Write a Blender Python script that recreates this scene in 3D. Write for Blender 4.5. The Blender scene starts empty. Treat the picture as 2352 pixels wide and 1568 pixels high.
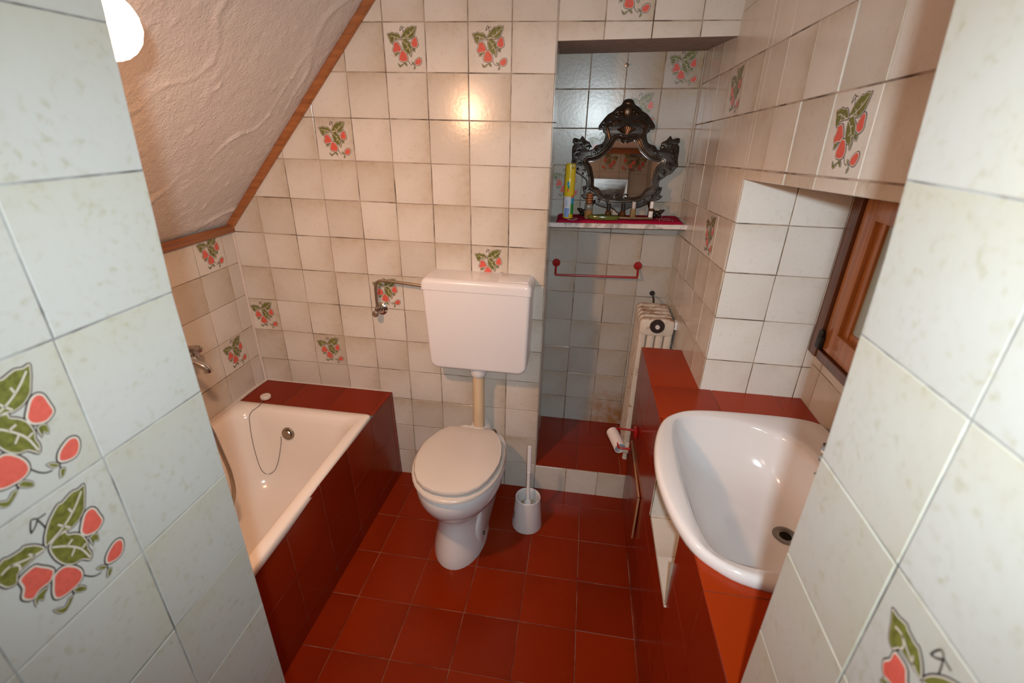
import bpy, bmesh, math, random
from mathutils import Vector, Matrix, noise
random.seed(7)
sc = bpy.context.scene
COL = sc.collection
PI = math.pi

# ------------------------------------------------------------------ materials
def new_mat(name):
    m = bpy.data.materials.new(name); m.use_nodes = True
    nt = m.node_tree; nt.nodes.clear()
    out = nt.nodes.new('ShaderNodeOutputMaterial'); b = nt.nodes.new('ShaderNodeBsdfPrincipled')
    nt.links.new(b.outputs[0], out.inputs[0])
    return m, nt, b
def N(nt, t, **kw):
    n = nt.nodes.new(t)
    for k, v in kw.items():
        if k.startswith('i_'):
            key = k[2:]; key = int(key) if key.isdigit() else key.replace('_', ' ')
            n.inputs[key].default_value = v
        else: setattr(n, k, v)
    return n
def L(nt, a, b): nt.links.new(a, b)
def math_n(nt, op, a, b=None, clamp=False):
    n = nt.nodes.new('ShaderNodeMath'); n.operation = op; n.use_clamp = clamp
    for i, v in enumerate((a, b)):
        if v is None: continue
        if isinstance(v, (int, float)): n.inputs[i].default_value = v
        else: L(nt, v, n.inputs[i])
    return n.outputs[0]
def mixc(nt, fac, a, b):
    n = nt.nodes.new('ShaderNodeMix'); n.data_type = 'RGBA'
    for i, v in ((0, fac), (6, a), (7, b)):
        if isinstance(v, (int, float)): n.inputs[i].default_value = v
        elif isinstance(v, tuple): n.inputs[i].default_value = (*v, 1)
        else: L(nt, v, n.inputs[i])
    return n.outputs[2]
def ramp(nt, fac, a, b):
    n = nt.nodes.new('ShaderNodeMapRange'); n.inputs[1].default_value = a; n.inputs[2].default_value = b
    n.clamp = True; L(nt, fac, n.inputs[0]); return n.outputs[0]
def obj_noise(nt, scale, detail=2, rough=.5, vec=None):
    n = N(nt, 'ShaderNodeTexNoise'); n.inputs['Scale'].default_value = scale; n.inputs['Detail'].default_value = detail
    n.inputs['Roughness'].default_value = rough
    if vec is None:
        g = N(nt, 'ShaderNodeNewGeometry'); vec = g.outputs['Position']
    L(nt, vec, n.inputs['Vector']); return n.outputs[0]
def bump(nt, b, h, strength, dist=.002):
    n = N(nt, 'ShaderNodeBump'); n.inputs['Strength'].default_value = strength; n.inputs['Distance'].default_value = dist
    L(nt, h, n.inputs['Height']); L(nt, n.outputs[0], b.inputs['Normal'])
def plain(name, col, rough=.5, metal=0, var=.06, coat=0, spec=None, nscale=25, bmp=0):
    m, nt, b = new_mat(name)
    f = obj_noise(nt, nscale, 3)
    L(nt, mixc(nt, f, tuple(max(0, c*(1-var*2)) for c in col), tuple(min(1, c*(1+var)) for c in col)), b.inputs['Base Color'])
    b.inputs['Roughness'].default_value = rough; b.inputs['Metallic'].default_value = metal
    b.inputs['Coat Weight'].default_value = coat
    if spec is not None: b.inputs['Specular IOR Level'].default_value = spec
    if bmp: bump(nt, b, obj_noise(nt, 300, 2), bmp, .001)
    return m
def tile_mat(name, A, B, stain, rough, stain_amt=.6, rust=False, bumps=.10, speck=.35, spec=.5):
    m, nt, b = new_mat(name); b.inputs['Specular IOR Level'].default_value = spec
    uv = N(nt, 'ShaderNodeUVMap'); at = N(nt, 'ShaderNodeVertexColor'); at.layer_name = 'tile'
    s = N(nt, 'ShaderNodeSeparateXYZ'); L(nt, uv.outputs[0], s.inputs[0])
    c = N(nt, 'ShaderNodeSeparateColor'); L(nt, at.outputs[0], c.inputs[0])
    n1 = obj_noise(nt, 7, 3); n2 = obj_noise(nt, 95, 3); n3 = obj_noise(nt, 30, 4, .6)
    base = mixc(nt, math_n(nt, 'ADD', math_n(nt, 'MULTIPLY', c.outputs[0], .65), math_n(nt, 'MULTIPLY', n1, .4), True), A, B)
    # brown glaze along the tile borders: different sides per tile
    eu = math_n(nt, 'ABSOLUTE', math_n(nt, 'SUBTRACT', s.outputs[0], c.outputs[1]))
    ev = math_n(nt, 'ABSOLUTE', math_n(nt, 'SUBTRACT', s.outputs[1], c.outputs[2]))
    e = math_n(nt, 'POWER', math_n(nt, 'MAXIMUM', eu, ev), 2.2)
    e = math_n(nt, 'MULTIPLY', e, math_n(nt, 'ADD', math_n(nt, 'MULTIPLY', n3, .9), .25))
    base = mixc(nt, math_n(nt, 'MULTIPLY', e, stain_amt, True), base, stain)
    sp = math_n(nt, 'MULTIPLY', math_n(nt, 'MULTIPLY', ramp(nt, n2, .52, .74), ramp(nt, n3, .42, .62)), speck)
    base = mixc(nt, sp, base, tuple(x*.75 for x in stain))
    if rust:
        g = N(nt, 'ShaderNodeNewGeometry'); d = N(nt, 'ShaderNodeVectorMath', operation='DISTANCE')
        L(nt, g.outputs['Position'], d.inputs[0]); d.inputs[1].default_value = (.37, .43, .19)
        k = math_n(nt, 'MULTIPLY', ramp(nt, d.outputs['Value'], .20, .05), ramp(nt, obj_noise(nt, 18, 4), .25, .6))
        base = mixc(nt, math_n(nt, 'MULTIPLY', k, .9), base, (.30, .12, .025))
    L(nt, base, b.inputs['Base Color']); b.inputs['Roughness'].default_value = rough
    if bumps: bump(nt, b, obj_noise(nt, 75, 2), bumps, .002)
    return m
M = {}
CREAM = ((.66, .61, .55), (.53, .475, .41))
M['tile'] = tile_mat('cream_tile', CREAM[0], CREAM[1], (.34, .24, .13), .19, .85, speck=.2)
M['tile_dimmed'] = tile_mat('dimmed_cream_tile', (.48, .468, .435), (.42, .405, .37), (.38, .31, .14), .32, .45, speck=.5)  # same cream tile, colour darkened to hold down the near flash on the reveals
M['tile_lit'] = tile_mat('lit_cream_tile', (.80, .785, .74), (.70, .68, .63), (.40, .32, .20), .3, .5, speck=.2)  # cream tile lightened in colour to stand in for flash on the window cheek
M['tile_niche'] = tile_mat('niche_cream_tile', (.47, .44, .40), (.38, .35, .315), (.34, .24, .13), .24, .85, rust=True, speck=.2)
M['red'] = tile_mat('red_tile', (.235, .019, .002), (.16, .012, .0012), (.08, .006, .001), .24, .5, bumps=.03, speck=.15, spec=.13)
M['red_lit'] = tile_mat('lit_red_tile', (.34, .032, .003), (.26, .022, .0025), (.14, .010, .002), .26, .5, bumps=.03, speck=.15, spec=.2)  # red tile with the strong near flash put into its colour, for the countertop
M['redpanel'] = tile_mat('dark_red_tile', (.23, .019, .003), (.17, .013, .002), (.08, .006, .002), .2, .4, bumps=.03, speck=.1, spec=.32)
def grout_mat(name, lo, hi, t0=.42, t1=.56, sc_=9):
    m, nt, b = new_mat(name)
    f = ramp(nt, obj_noise(nt, sc_, 4, .65), t0, t1)
    L(nt, mixc(nt, f, lo, hi), b.inputs['Base Color']); b.inputs['Roughness'].default_value = .85
    return m
M['grout'] = grout_mat('grout', (.07, .045, .03), (.40, .31, .24), .38, .56, 7)
M['grout_pale'] = grout_mat('pale_grout', (.10, .09, .085), (.34, .33, .31), .36, .58, 11)
M['grout_red'] = grout_mat('red_grout', (.10, .02, .012), (.26, .12, .08), .4, .6)
M['green'] = plain('leaf_green', (.165, .165, .032), .3, var=.45, nscale=160)
M['berry'] = plain('berry_red', (.64, .10, .07), .25, var=.15, nscale=150)
M['ink'] = plain('outline_ink', (.035, .025, .022), .3)
M['rim'] = plain('glaze_rim', (.60, .52, .43), .18)
M['ceramic'] = plain('white_ceramic', (.74, .72, .72), .12, var=.015, coat=.4, nscale=4)
M['enamel'] = plain('bath_enamel', (.80, .73, .67), .16, var=.02, coat=.3, nscale=3)
M['cistern'] = plain('white_plastic', (.71, .69, .70), .22, var=.01, nscale=3)
M['seat'] = plain('cream_seat_plastic', (.61, .55, .50), .25, var=.01, nscale=3)
M['pipe'] = plain('yellowed_pipe', (.66, .49, .31), .35, var=.05, nscale=10)
M['chrome'] = plain('chrome', (.62, .60, .58), .12, 1, var=.05)
M['dullchrome'] = plain('dull_chrome', (.42, .38, .34), .3, 1, var=.12)
M['copper'] = plain('aged_pipe_metal', (.40, .33, .26), .36, 1, var=.1)
M['drain'] = plain('worn_drain_metal', (.30, .27, .24), .35, 1, var=.2)
M['dark'] = plain('dark_hole', (.01, .01, .01), .6)
M['caulk'] = plain('caulk', (.62, .53, .47), .6, var=.1)
M['plastic_w'] = plain('brush_plastic', (.72, .70, .70), .35, var=.02, nscale=6)
M['bristle'] = plain('stained_bristle', (.50, .32, .10), .8, var=.4, nscale=120)
M['redmetal'] = plain('red_enamel_metal', (.30, .008, .008), .25, coat=.2, var=.06)
M['card'] = plain('cardboard', (.68, .58, .54), .85, var=.05, nscale=40)
M['cardin'] = plain('grey_cardboard_core', (.42, .40, .40), .9, var=.05, nscale=40)
M['bronze'] = plain('dark_bronze', (.032, .022, .016), .32, .5, var=.5, nscale=40)
M['bronze2'] = plain('worn_bronze', (.075, .045, .028), .28, .7, var=.5, nscale=40)
M['yellow'] = plain('yellow_paint', (.72, .50, .02), .25, var=.03)
M['labelw'] = plain('pale_label', (.62, .63, .68), .4, var=.04, nscale=90)
M['labelb'] = plain('blue_label', (.20, .30, .62), .4)
M['labelo'] = plain('orange_print', (.75, .15, .02), .4)
M['labelg'] = plain('green_print', (.02, .26, .05), .4)
M['labelc'] = plain('cyan_print', (.03, .30, .55), .4)
M['goldcap'] = plain('copper_cap', (.78, .45, .28), .18, 1)
M['labelt'] = plain('white_bottle_label', (.74, .72, .70), .5)
M['greycap'] = plain('grey_cap', (.42, .38, .36), .45)
M['blackcap'] = plain('black_cap', (.012, .010, .009), .3)
M['olive'] = plain('olive_plastic', (.085, .10, .015), .22, coat=.3, var=.1)
M['olive2'] = plain('brown_plastic_handle', (.16, .10, .04), .35, var=.1)
M['print'] = plain('pale_print', (.62, .40, .40), .9, var=.08, nscale=200)
M['black'] = plain('black_plug', (.025, .012, .010), .45, var=.2)
M['hallwall'] = plain('hall_paint', (.60, .34, .37), .7)
M['hallceil'] = plain('ceiling_paint', (.66, .60, .55), .8)
M['rubber'] = plain('plug_plastic', (.70, .62, .55), .4)
M['chain'] = plain('bead_chain', (.30, .28, .26), .35, .8)
def glassy(name, col, alpha_t, rough=.05):
    m, nt, b = new_mat(name)
    f = obj_noise(nt, 30, 2)
    L(nt, mixc(nt, f, tuple(c*.9 for c in col), col), b.inputs['Base Color'])
    b.inputs['Transmission Weight'].default_value = alpha_t; b.inputs['Roughness'].default_value = rough
    b.inputs['IOR'].default_value = 1.4
    return m
M['amber'] = glassy('amber_glass', (.09, .032, .008), .35)
M['perfume'] = glassy('perfume_liquid', (.50, .26, .09), .5)
M['clear'] = glassy('clear_glass', (.62, .58, .52), .8)
M['palegold'] = glassy('pale_oil_glass', (.45, .30, .14), .55)
M['frosted'] = glassy('frosted_pane', (.42, .52, .51), .12, .3)
def mirror_mat():
    m, nt, b = new_mat('mirror_silver')
    f = obj_noise(nt, 12, 3)
    L(nt, mixc(nt, f, (.80, .77, .76), (.86, .84, .83)), b.inputs['Base Color'])
    b.inputs['Metallic'].default_value = 1; b.inputs['Roughness'].default_value = .015
    return m
M['mirror'] = mirror_mat()
def wood(name, A, B, axis, rough=.35, scale=60):
    m, nt, b = new_mat(name)
    tc = N(nt, 'ShaderNodeNewGeometry'); mp = N(nt, 'ShaderNodeMapping')
    L(nt, tc.outputs['Position'], mp.inputs[0])
    s = [scale]*3; s[axis] = scale*.06
    mp.inputs['Scale'].default_value = s
    f = obj_noise(nt, 1, 4, .6, mp.outputs[0])
    L(nt, mixc(nt, ramp(nt, f, .3, .7), A, B), b.inputs['Base Color']); b.inputs['Roughness'].default_value = rough
    b.inputs['Coat Weight'].default_value = .2
    return m
M['wood_y'] = wood('varnished_strip_y', (.15, .045, .014), (.30, .10, .03), 1)
M['wood_z'] = wood('varnished_wood_z', (.27, .085, .018), (.46, .165, .04), 2)
M['wood_d'] = wood('dark_stained_wood', (.075, .022, .008), (.14, .042, .013), 2)
M['wood_x'] = wood('varnished_strip_x', (.20, .06, .016), (.38, .13, .038), 0)
def plaster_mat():
    m, nt, b = new_mat('rough_plaster')
    f = obj_noise(nt, 6, 5, .6)
    L(nt, mixc(nt, f, (.60, .54, .50), (.70, .64, .60)), b.inputs['Base Color']); b.inputs['Roughness'].default_value = .55
    h = math_n(nt, 'ADD', obj_noise(nt, 110, 3, .6), math_n(nt, 'MULTIPLY', obj_noise(nt, 32, 5, .7), 1.2))
    bump(nt, b, h, .55, .006)
    return m
M['plaster'] = plaster_mat()
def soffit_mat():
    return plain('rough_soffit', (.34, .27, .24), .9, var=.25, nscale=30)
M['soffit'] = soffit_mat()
M['marble'] = grout_mat('veined_board', (.30, .28, .27), (.66, .61, .57), .36, .52, 22)
def cloth_mat():
    m, nt, b = new_mat('crimson_cloth')
    f = obj_noise(nt, 350, 2); g = obj_noise(nt, 20, 3)
    L(nt, mixc(nt, math_n(nt, 'MULTIPLY', f, g), (.28, .006, .030), (.42, .010, .045)), b.inputs['Base Color'])
    b.inputs['Roughness'].default_value = .95; b.inputs['Specular IOR Level'].default_value = .1
    bump(nt, b, f, .4, .001)
    return m
M['cloth'] = cloth_mat()
def rad_mat():
    m, nt, b = new_mat('chipped_radiator_paint')
    a = obj_noise(nt, 22, 5, .7); g = N(nt, 'ShaderNodeNewGeometry'); s = N(nt, 'ShaderNodeSeparateXYZ')
    L(nt, g.outputs['Position'], s.inputs[0])
    nz = N(nt, 'ShaderNodeSeparateXYZ'); L(nt, g.outputs['Normal'], nz.inputs[0])
    top = ramp(nt, nz.outputs[2], .2, .9)
    k = math_n(nt, 'ADD', ramp(nt, a, .56, .70), math_n(nt, 'MULTIPLY', top, ramp(nt, a, .42, .60)), True)
    L(nt, mixc(nt, k, (.62, .52, .42), (.30, .17, .10)), b.inputs['Base Color']); b.inputs['Roughness'].default_value = .5
    return m
M['rad'] = rad_mat()
def glow_mat(strength):
    m = bpy.data.materials.new('lit_globe'); m.use_nodes = True; nt = m.node_tree; nt.nodes.clear()
    out = nt.nodes.new('ShaderNodeOutputMaterial'); e = nt.nodes.new('ShaderNodeEmission')
    bb = nt.nodes.new('ShaderNodeRGB'); bb.outputs[0].default_value = (1, .50, .26, 1)
    L(nt, bb.outputs[0], e.inputs[0]); e.inputs[1].default_value = strength; L(nt, e.outputs[0], out.inputs[0])
    return m
M['glow'] = glow_mat(62)

# ------------------------------------------------------------------ object helpers
ROOT = {}
def empty(name, loc, label, cat, group=None):
    o = bpy.data.objects.new(name, None); COL.objects.link(o); o.location = loc
    o.empty_display_size = .03; o['label'] = label; o['category'] = cat
    if group: o['group'] = group
    ROOT[o.name] = Vector(loc); return o
def mk(name, bm, mats, parent=None, label=None, cat=None, kind=None, group=None, smooth=35, base=None, recalc=True):
    if recalc: bmesh.ops.recalc_face_normals(bm, faces=bm.faces)
    off = Vector((0, 0, 0))
    if parent is not None:
        p = parent
        while p.parent: p = p.parent
        off = ROOT.get(p.name, Vector((0, 0, 0)))
    elif base is not None: off = Vector(base)
    if off.length: bm.transform(Matrix.Translation(-off))
    me = bpy.data.meshes.new(name); bm.to_mesh(me); bm.free()
    for m in (mats if isinstance(mats, (list, tuple)) else [mats]): me.materials.append(M[m] if isinstance(m, str) else m)
    o = bpy.data.objects.new(name, me); COL.objects.link(o)
    if parent is not None: o.parent = parent
    elif base is not None: o.location = base; ROOT[o.name] = off
    if smooth:
        me.shade_smooth(); me.set_sharp_from_angle(angle=math.radians(smooth))
    if label: o['label'] = label
    if cat: o['category'] = cat
    if kind: o['kind'] = kind
    if group: o['group'] = group
    return o
def NB(): return bmesh.new()
def box(bm, a, b, bev=0, seg=2, mi=0):
    r = bmesh.ops.create_cube(bm, size=1)
    vs = r['verts']; c = [(a[i]+b[i])/2 for i in range(3)]; s = [abs(b[i]-a[i]) for i in range(3)]
    for v in vs: v.co = Vector((c[i]+v.co[i]*s[i] for i in range(3)))
    fs = {f for v in vs for f in v.link_faces}
    for f in fs: f.material_index = mi
    if bev:
        es = list({e for v in vs for e in v.link_edges})
        bmesh.ops.bevel(bm, geom=es, offset=bev, segments=seg, profile=.5, affect='EDGES')
    return vs
def loft(bm, loops, cap0=True, cap1=True, mi=0):
    rings = [[bm.verts.new(p) for p in lp] for lp in loops]
    n = len(rings[0])
    for a, b in zip(rings, rings[1:]):
        for i in range(n):
            f = bm.faces.new((a[i], a[(i+1) % n], b[(i+1) % n], b[i])); f.material_index = mi
    if cap0: bm.faces.new(list(reversed(rings[0]))).material_index = mi
    if cap1: bm.faces.new(rings[-1]).material_index = mi
    return rings
def smooth_path(pts, k=6):
    P = [Vector(p) for p in pts]; out = []
    for i in range(len(P)-1):
        p0 = P[max(i-1, 0)]; p1 = P[i]; p2 = P[i+1]; p3 = P[min(i+2, len(P)-1)]
        for j in range(k):
            t = j/k
            out.append(.5*((2*p1)+(p2-p0)*t+(2*p0-5*p1+4*p2-p3)*t*t+(3*p1-p0-3*p2+p3)*t**3))
    out.append(P[-1]); return out
def tube(bm, pts, r, n=12, mi=0, k=0, caps=True):
    P = smooth_path(pts, k) if k else [Vector(p) for p in pts]
    rs = r if isinstance(r, (list, tuple)) else None
    T = (P[1]-P[0]).normalized()
    nrm = T.orthogonal().normalized(); loops = []
    for i, p in enumerate(P):
        t = (P[min(i+1, len(P)-1)]-P[max(i-1, 0)]).normalized()
        nrm = (nrm-t*nrm.dot(t)).normalized(); bn = t.cross(nrm)
        rr = r if rs is None else rs[0]+(rs[1]-rs[0])*i/(len(P)-1)
        loops.append([p+(nrm*math.cos(2*PI*j/n)+bn*math.sin(2*PI*j/n))*rr for j in range(n)])
    loft(bm, loops, caps, caps, mi)
def lathe(bm, o, axis, prof, n=28, mi=0, cap0=True, cap1=True):
    o = Vector(o); ax = Vector(axis).normalized(); u = ax.orthogonal().normalized(); v = ax.cross(u)
    loft(bm, [[o+ax*h+(u*math.cos(2*PI*j/n)+v*math.sin(2*PI*j/n))*max(r, 1e-5) for j in range(n)] for r, h in prof], cap0, cap1, mi)
def ball(bm, c, r, mi=0, u=14, v=10, scale=(1, 1, 1)):
    res = bmesh.ops.create_uvsphere(bm, u_segments=u, v_segments=v, radius=r)
    for w in res['verts']: w.co = Vector(c)+Vector((w.co[i]*scale[i] for i in range(3)))
    for f in {f for w in res['verts'] for f in w.link_faces}: f.material_index = mi
def rrect(x0, x1, y0, y1, r, n=6):
    pts = []
    for cx, cy, a in ((x1-r, y1-r, 0), (x0+r, y1-r, 90), (x0+r, y0+r, 180), (x1-r, y0+r, 270)):
        for i in range(n+1):
            t = math.radians(a+90*i/n); pts.append((cx+r*math.cos(t), cy+r*math.sin(t)))
    return pts
def closed_smooth(pts, k=4):
    n = len(pts); out = []
    for i in range(n):
        p0, p1, p2, p3 = (Vector((*pts[(i+d) % n], 0)) for d in (-1, 0, 1, 2))
        for j in range(k):
            t = j/k
            q = .5*((2*p1)+(p2-p0)*t+(2*p0-5*p1+4*p2-p3)*t*t+(3*p1-p0-3*p2+p3)*t**3)
            out.append((q.x, q.y))
    return out
def offset_poly(pts, d):
    n = len(pts); A = sum(pts[i][0]*pts[(i+1) % n][1]-pts[(i+1) % n][0]*pts[i][1] for i in range(n))
    s = 1 if A > 0 else -1; out = []
    for i in range(n):
        ax, ay = pts[i-1]; bx, by = pts[i]; cx, cy = pts[(i+1) % n]
        tx, ty = cx-ax, cy-ay; l = math.hypot(tx, ty) or 1
        out.append((bx+s*ty/l*d, by-s*tx/l*d))
    return out

# ------------------------------------------------------------------ tiled surfaces
def clip_half(poly, nx, ny, c):
    out = []
    for i in range(len(poly)):
        a, b = poly[i], poly[(i+1) % len(poly)]
        da, db = nx*a[0]+ny*a[1]-c, nx*b[0]+ny*b[1]-c
        if da >= 0: out.append(a)
        if (da > 0 and db < 0) or (da < 0 and db > 0):
            t = da/(da-db); out.append((a[0]+(b[0]-a[0])*t, a[1]+(b[1]-a[1])*t))
    return out
def area(p): return .5*sum(p[i][0]*p[(i+1) % len(p)][1]-p[(i+1) % len(p)][0]*p[i][1] for i in range(len(p)))
def dedupe(p):
    out = []
    for q in p:
        if not out or math.hypot(q[0]-out[-1][0], q[1]-out[-1][1]) > 1e-4: out.append(q)
    if len(out) > 1 and math.hypot(out[0][0]-out[-1][0], out[0][1]-out[-1][1]) < 1e-4: out.pop()
    return out
def inset_convex(p, d):
    q = list(p)
    for i in range(len(p)):
        a, b = p[i], p[(i+1) % len(p)]
        ex, ey = b[0]-a[0], b[1]-a[1]; l = math.hypot(ex, ey)
        if l < 1e-6: continue
        nx, ny = -ey/l, ex/l
        q = clip_half(q, nx, ny, nx*a[0]+ny*a[1]+d)
        if len(q) < 3: return []
    return dedupe(q)
# strawberry sprig of the decorated tiles, in pixel-like tile units (0..1030, 0..1220 downwards)
SPR = {
 'leaf': [
  [(195,492),(255,482),(318,455),(345,470),(418,482),(440,474),(495,525),(530,590),(532,628),(470,630),(400,640),(348,655),(318,722),(268,702),(243,640),(226,582),(206,532)],
  [(545,612),(556,540),(590,470),(640,400),(715,335),(742,342),(820,312),(872,326),(918,318),(905,390),(890,440),(872,490),(850,545),(790,602),(720,622),(690,605),(620,598)],
  [(556,645),(590,605),(640,592),(692,612),(690,645),(735,690),(768,750),(782,850),(768,915),(775,980),(750,1045),(700,972),(640,950),(590,885),(562,800),(552,720)]],
 'berry': [
  [(330,722),(362,692),(440,690),(472,740),(512,812),(522,870),(475,930),(405,928),(350,955),(314,918),(302,868),(330,800)],
  [(500,912),(540,890),(590,900),(640,970),(668,1050),(662,1122),(620,1160),(560,1166),(490,1152),(452,1110),(455,1040),(478,970)],
  [(790,662),(832,590),(880,568),(918,602),(932,690),(938,770),(902,812),(860,826),(800,802),(772,762),(768,712)],
  [(862,1120),(940,1066),(992,1080),(1008,1130),(992,1200),(952,1248),(900,1252),(850,1228),(832,1188)]],
 'sepal': [
  [(350,965),(342,1048),(372,1000),(392,1045),(415,1000),(455,962),(410,940)],
  [(796,842),(806,938),(825,895),(852,940),(866,850),(830,822)],
  [(408,1188),(435,1280),(478,1302),(530,1260),(556,1222),(520,1210),(478,1250)],
  [(560,1188),(600,1172),(645,1228),(642,1278),(596,1250)],
  [(755,1165),(800,1180),(832,1232),(790,1236)],[(818,1272),(858,1290),(832,1342),(798,1352)]],
 'line': [[(536,620),(545,560),(588,470),(586,410),(572,345)],[(508,420),(520,365),(545,312),(580,338),(632,342)],[(508,420),(548,385),(572,345)],
  [(668,1130),(700,1190),(735,1230),(778,1246)],[(560,1166),(560,1225)],[(836,1210),(826,1275)]],
 'vein': [[(530,622),(420,590),(330,545),(270,560)],[(360,640),(370,590),(330,545)],[(470,620),(440,560)],[(560,600),(680,555),(790,470),(880,360)],[(690,555),(660,500)],[(770,485),(760,430)],[(720,600),(690,555)],
  [(570,650),(650,740),(720,860),(750,1010)],[(650,740),(700,720)],[(690,810),(650,860)],[(725,870),(765,850)]]}
def sprig_uv(p): return ((p[0]-88)/1030, (1428-p[1])/1216)
def add_sprig(bm, P3, p, mi, lk=.0024):
    def put(pts, h, m):
        try: bm.faces.new([bm.verts.new(P3(u, v, h)) for u, v in pts]).material_index = m
        except ValueError: pass
    def ccw(q): return q if area(q) > 0 else list(reversed(q))
    def blob(raw, colm, k, d_out, d_rim, d_in):
        q = ccw(closed_smooth([tuple(x*p for x in sprig_uv(a)) for a in raw], k))
        put(offset_poly(q, d_out), lk, mi['ink']); put(offset_poly(q, d_rim), lk+.0004, mi['rim']); put(offset_poly(q, d_in), lk+.0008, mi[colm])
    for r in SPR['line']:
        q = [Vector((*[x*p for x in sprig_uv(a)], 0)) for a in r]; ribbon(bm, P3, smooth_path(q, 4), .0009, lk, mi['ink'])
    for r in SPR['leaf']: blob(r, 'green', 3, .0015, .0000, -.0013)
    for r in SPR['berry']: blob(r, 'berry', 3, .0018, .0002, -.0017)
    for r in SPR['sepal']: blob(r, 'green', 2, .0006, -.0003, -.0011)
    for r in SPR['vein']:
        q = [Vector((*[x*p for x in sprig_uv(a)], 0)) for a in r]; ribbon(bm, P3, smooth_path(q, 3),   .0009, lk+.0012, mi['rim'])
def ribbon(bm, P3, path, w, h, m):
    prev = None
    for i, q in enumerate(path):
        t = (path[min(i+1, len(path)-1)]-path[max(i-1, 0)]); t = t.normalized() if t.length else Vector((1, 0, 0))
        n = Vector((-t.y, t.x, 0))*w
        a = bm.verts.new(P3(q.x-n.x, q.y-n.y, h)); b = bm.verts.new(P3(q.x+n.x, q.y+n.y, h))
        if prev:
            bm.faces.new((prev[0], a, b, prev[1])).material_index = m
        prev = (a, b)
TM = ['tile', 'grout', 'green', 'berry', 'ink', 'rim']   # slots of every tiled mesh
MI = {'green': 2, 'berry': 3, 'ink': 4, 'rim': 5}
def tiles(bm, O, U, V, polys, pitch, u0, v0, decor=(), gap=.003, bev=.0012, jit=.0007, tilt=.0006, h=.0022, tone=(0, 1), warp=None, pv=None):
    O, U, V = Vector(O), Vector(U).normalized(), Vector(V).normalized(); Nn = U.cross(V)
    uvl = bm.loops.layers.uv.get('UVMap') or bm.loops.layers.uv.new('UVMap')
    cl = bm.loops.layers.color.get('tile') or bm.loops.layers.color.new('tile')
    pv = pv or pitch
    def P3(u, v, n): return O+U*u+V*v+Nn*n
    rnd = {}
    for poly in polys:
        poly = [tuple(q) for q in poly]
        if area(poly) < 0: poly.reverse()
        bm.faces.new([bm.verts.new(P3(u, v, 0)) for u, v in poly]).material_index = 1
        us = [q[0] for q in poly]; vs = [q[1] for q in poly]
        for i in range(math.floor((min(us)-u0)/pitch), math.ceil((max(us)-u0)/pitch)):
            for j in range(math.floor((min(vs)-v0)/pv), math.ceil((max(vs)-v0)/pv)):
                if (i, j) not in rnd:
                    rr = random.Random(hash((round(O.x*1e3), round(O.y*1e3), i, j)))
                    rnd[(i, j)] = [rr.uniform(-1, 1) for _ in range(5)]+[rr.uniform(*tone), rr.uniform(.15, .85), rr.uniform(.15, .85)]
                R = rnd[(i, j)]; tl_ = 0 if (i, j) in decor else tilt
                a0 = u0+i*pitch+gap/2+R[0]*jit; b0 = v0+j*pv+gap/2+R[1]*jit
                a1 = u0+(i+1)*pitch-gap/2+R[2]*jit*.6; b1 = v0+(j+1)*pv-gap/2+R[3]*jit*.6
                q = poly
                for nx, ny, c in ((1, 0, a0), (-1, 0, -a1), (0, 1, b0), (0, -1, -b1)):
                    q = clip_half(q, nx, ny, c)
                    if len(q) < 3: break
                if len(q) < 3: continue
                q = dedupe(q)
                if len(q) < 3 or area(q) < 4e-5: continue
                t = inset_convex(q, bev)
                if len(t) != len(q): t = None
                def hh(u, v): return h+(R[4]*.0003 if tl_ else 0)+tl_*(R[0]*(u-a0)/pitch+R[1]*(v-b0)/pv)
                if t is None:
                    t = q
                top = [bm.verts.new(P3(u, v, hh(u, v))) for u, v in t]
                f = bm.faces.new(top); fs = [(f, t)]
                bot = [bm.verts.new(P3(u, v, -.0002)) for u, v in q]
                mid = [bm.verts.new(P3(u, v, hh(u, v)*.55)) for u, v in q]
                for k in range(len(q)):
                    k2 = (k+1) % len(q)
                    fs.append((bm.faces.new((mid[k], mid[k2], top[k2], top[k])), None))
                    fs.append((bm.faces.new((bot[k], bot[k2], mid[k2], mid[k])), None))
                for f, _ in fs:
                    f.material_index = 0
                    for lp in f.loops:
                        d = lp.vert.co-O
                        lp[uvl].uv = ((d.dot(U)-u0-i*pitch)/pitch, (d.dot(V)-v0-j*pv)/pv); lp[cl] = (R[5], R[6], R[7], 1)
                if (i, j) in decor:
                    def D3(u, v, n, i=i, j=j): return P3(u0+i*pitch+u, v0+j*pv+v, n)
                    add_sprig(bm, D3, pitch, MI, h+.0003)
def quad(bm, pts, mi=0):
    bm.faces.new([bm.verts.new(p) for p in pts]).material_index = mi
RECT = lambda a, b, c, d: [(a, c), (b, c), (b, d), (a, d)]
STR = 'structure'
T = .15; Z0 = 1.944
WT = ['tile']+TM[1:]
CEIL = 2.115
HD = 1.875                                    # door head
SLX = lambda z: -1.345+(z-1.2)*.8984          # slope line in the back wall

# ------------------------------------------------------------------ setting
# floor
bm = NB()
tiles(bm, (0, 0, 0), (1, 0, 0), (0, 1, 0), [RECT(-.72, .45, -1.33, .005), RECT(-.40, .44, -2.05, -1.33)], .2043, -.5905, -.091, gap=.0022, bev=.0008, h=.0012, tilt=.0004, jit=.0006)
mk('floor', bm, ['red', 'grout_red']+TM[2:], kind=STR, smooth=0, recalc=False)
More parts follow.
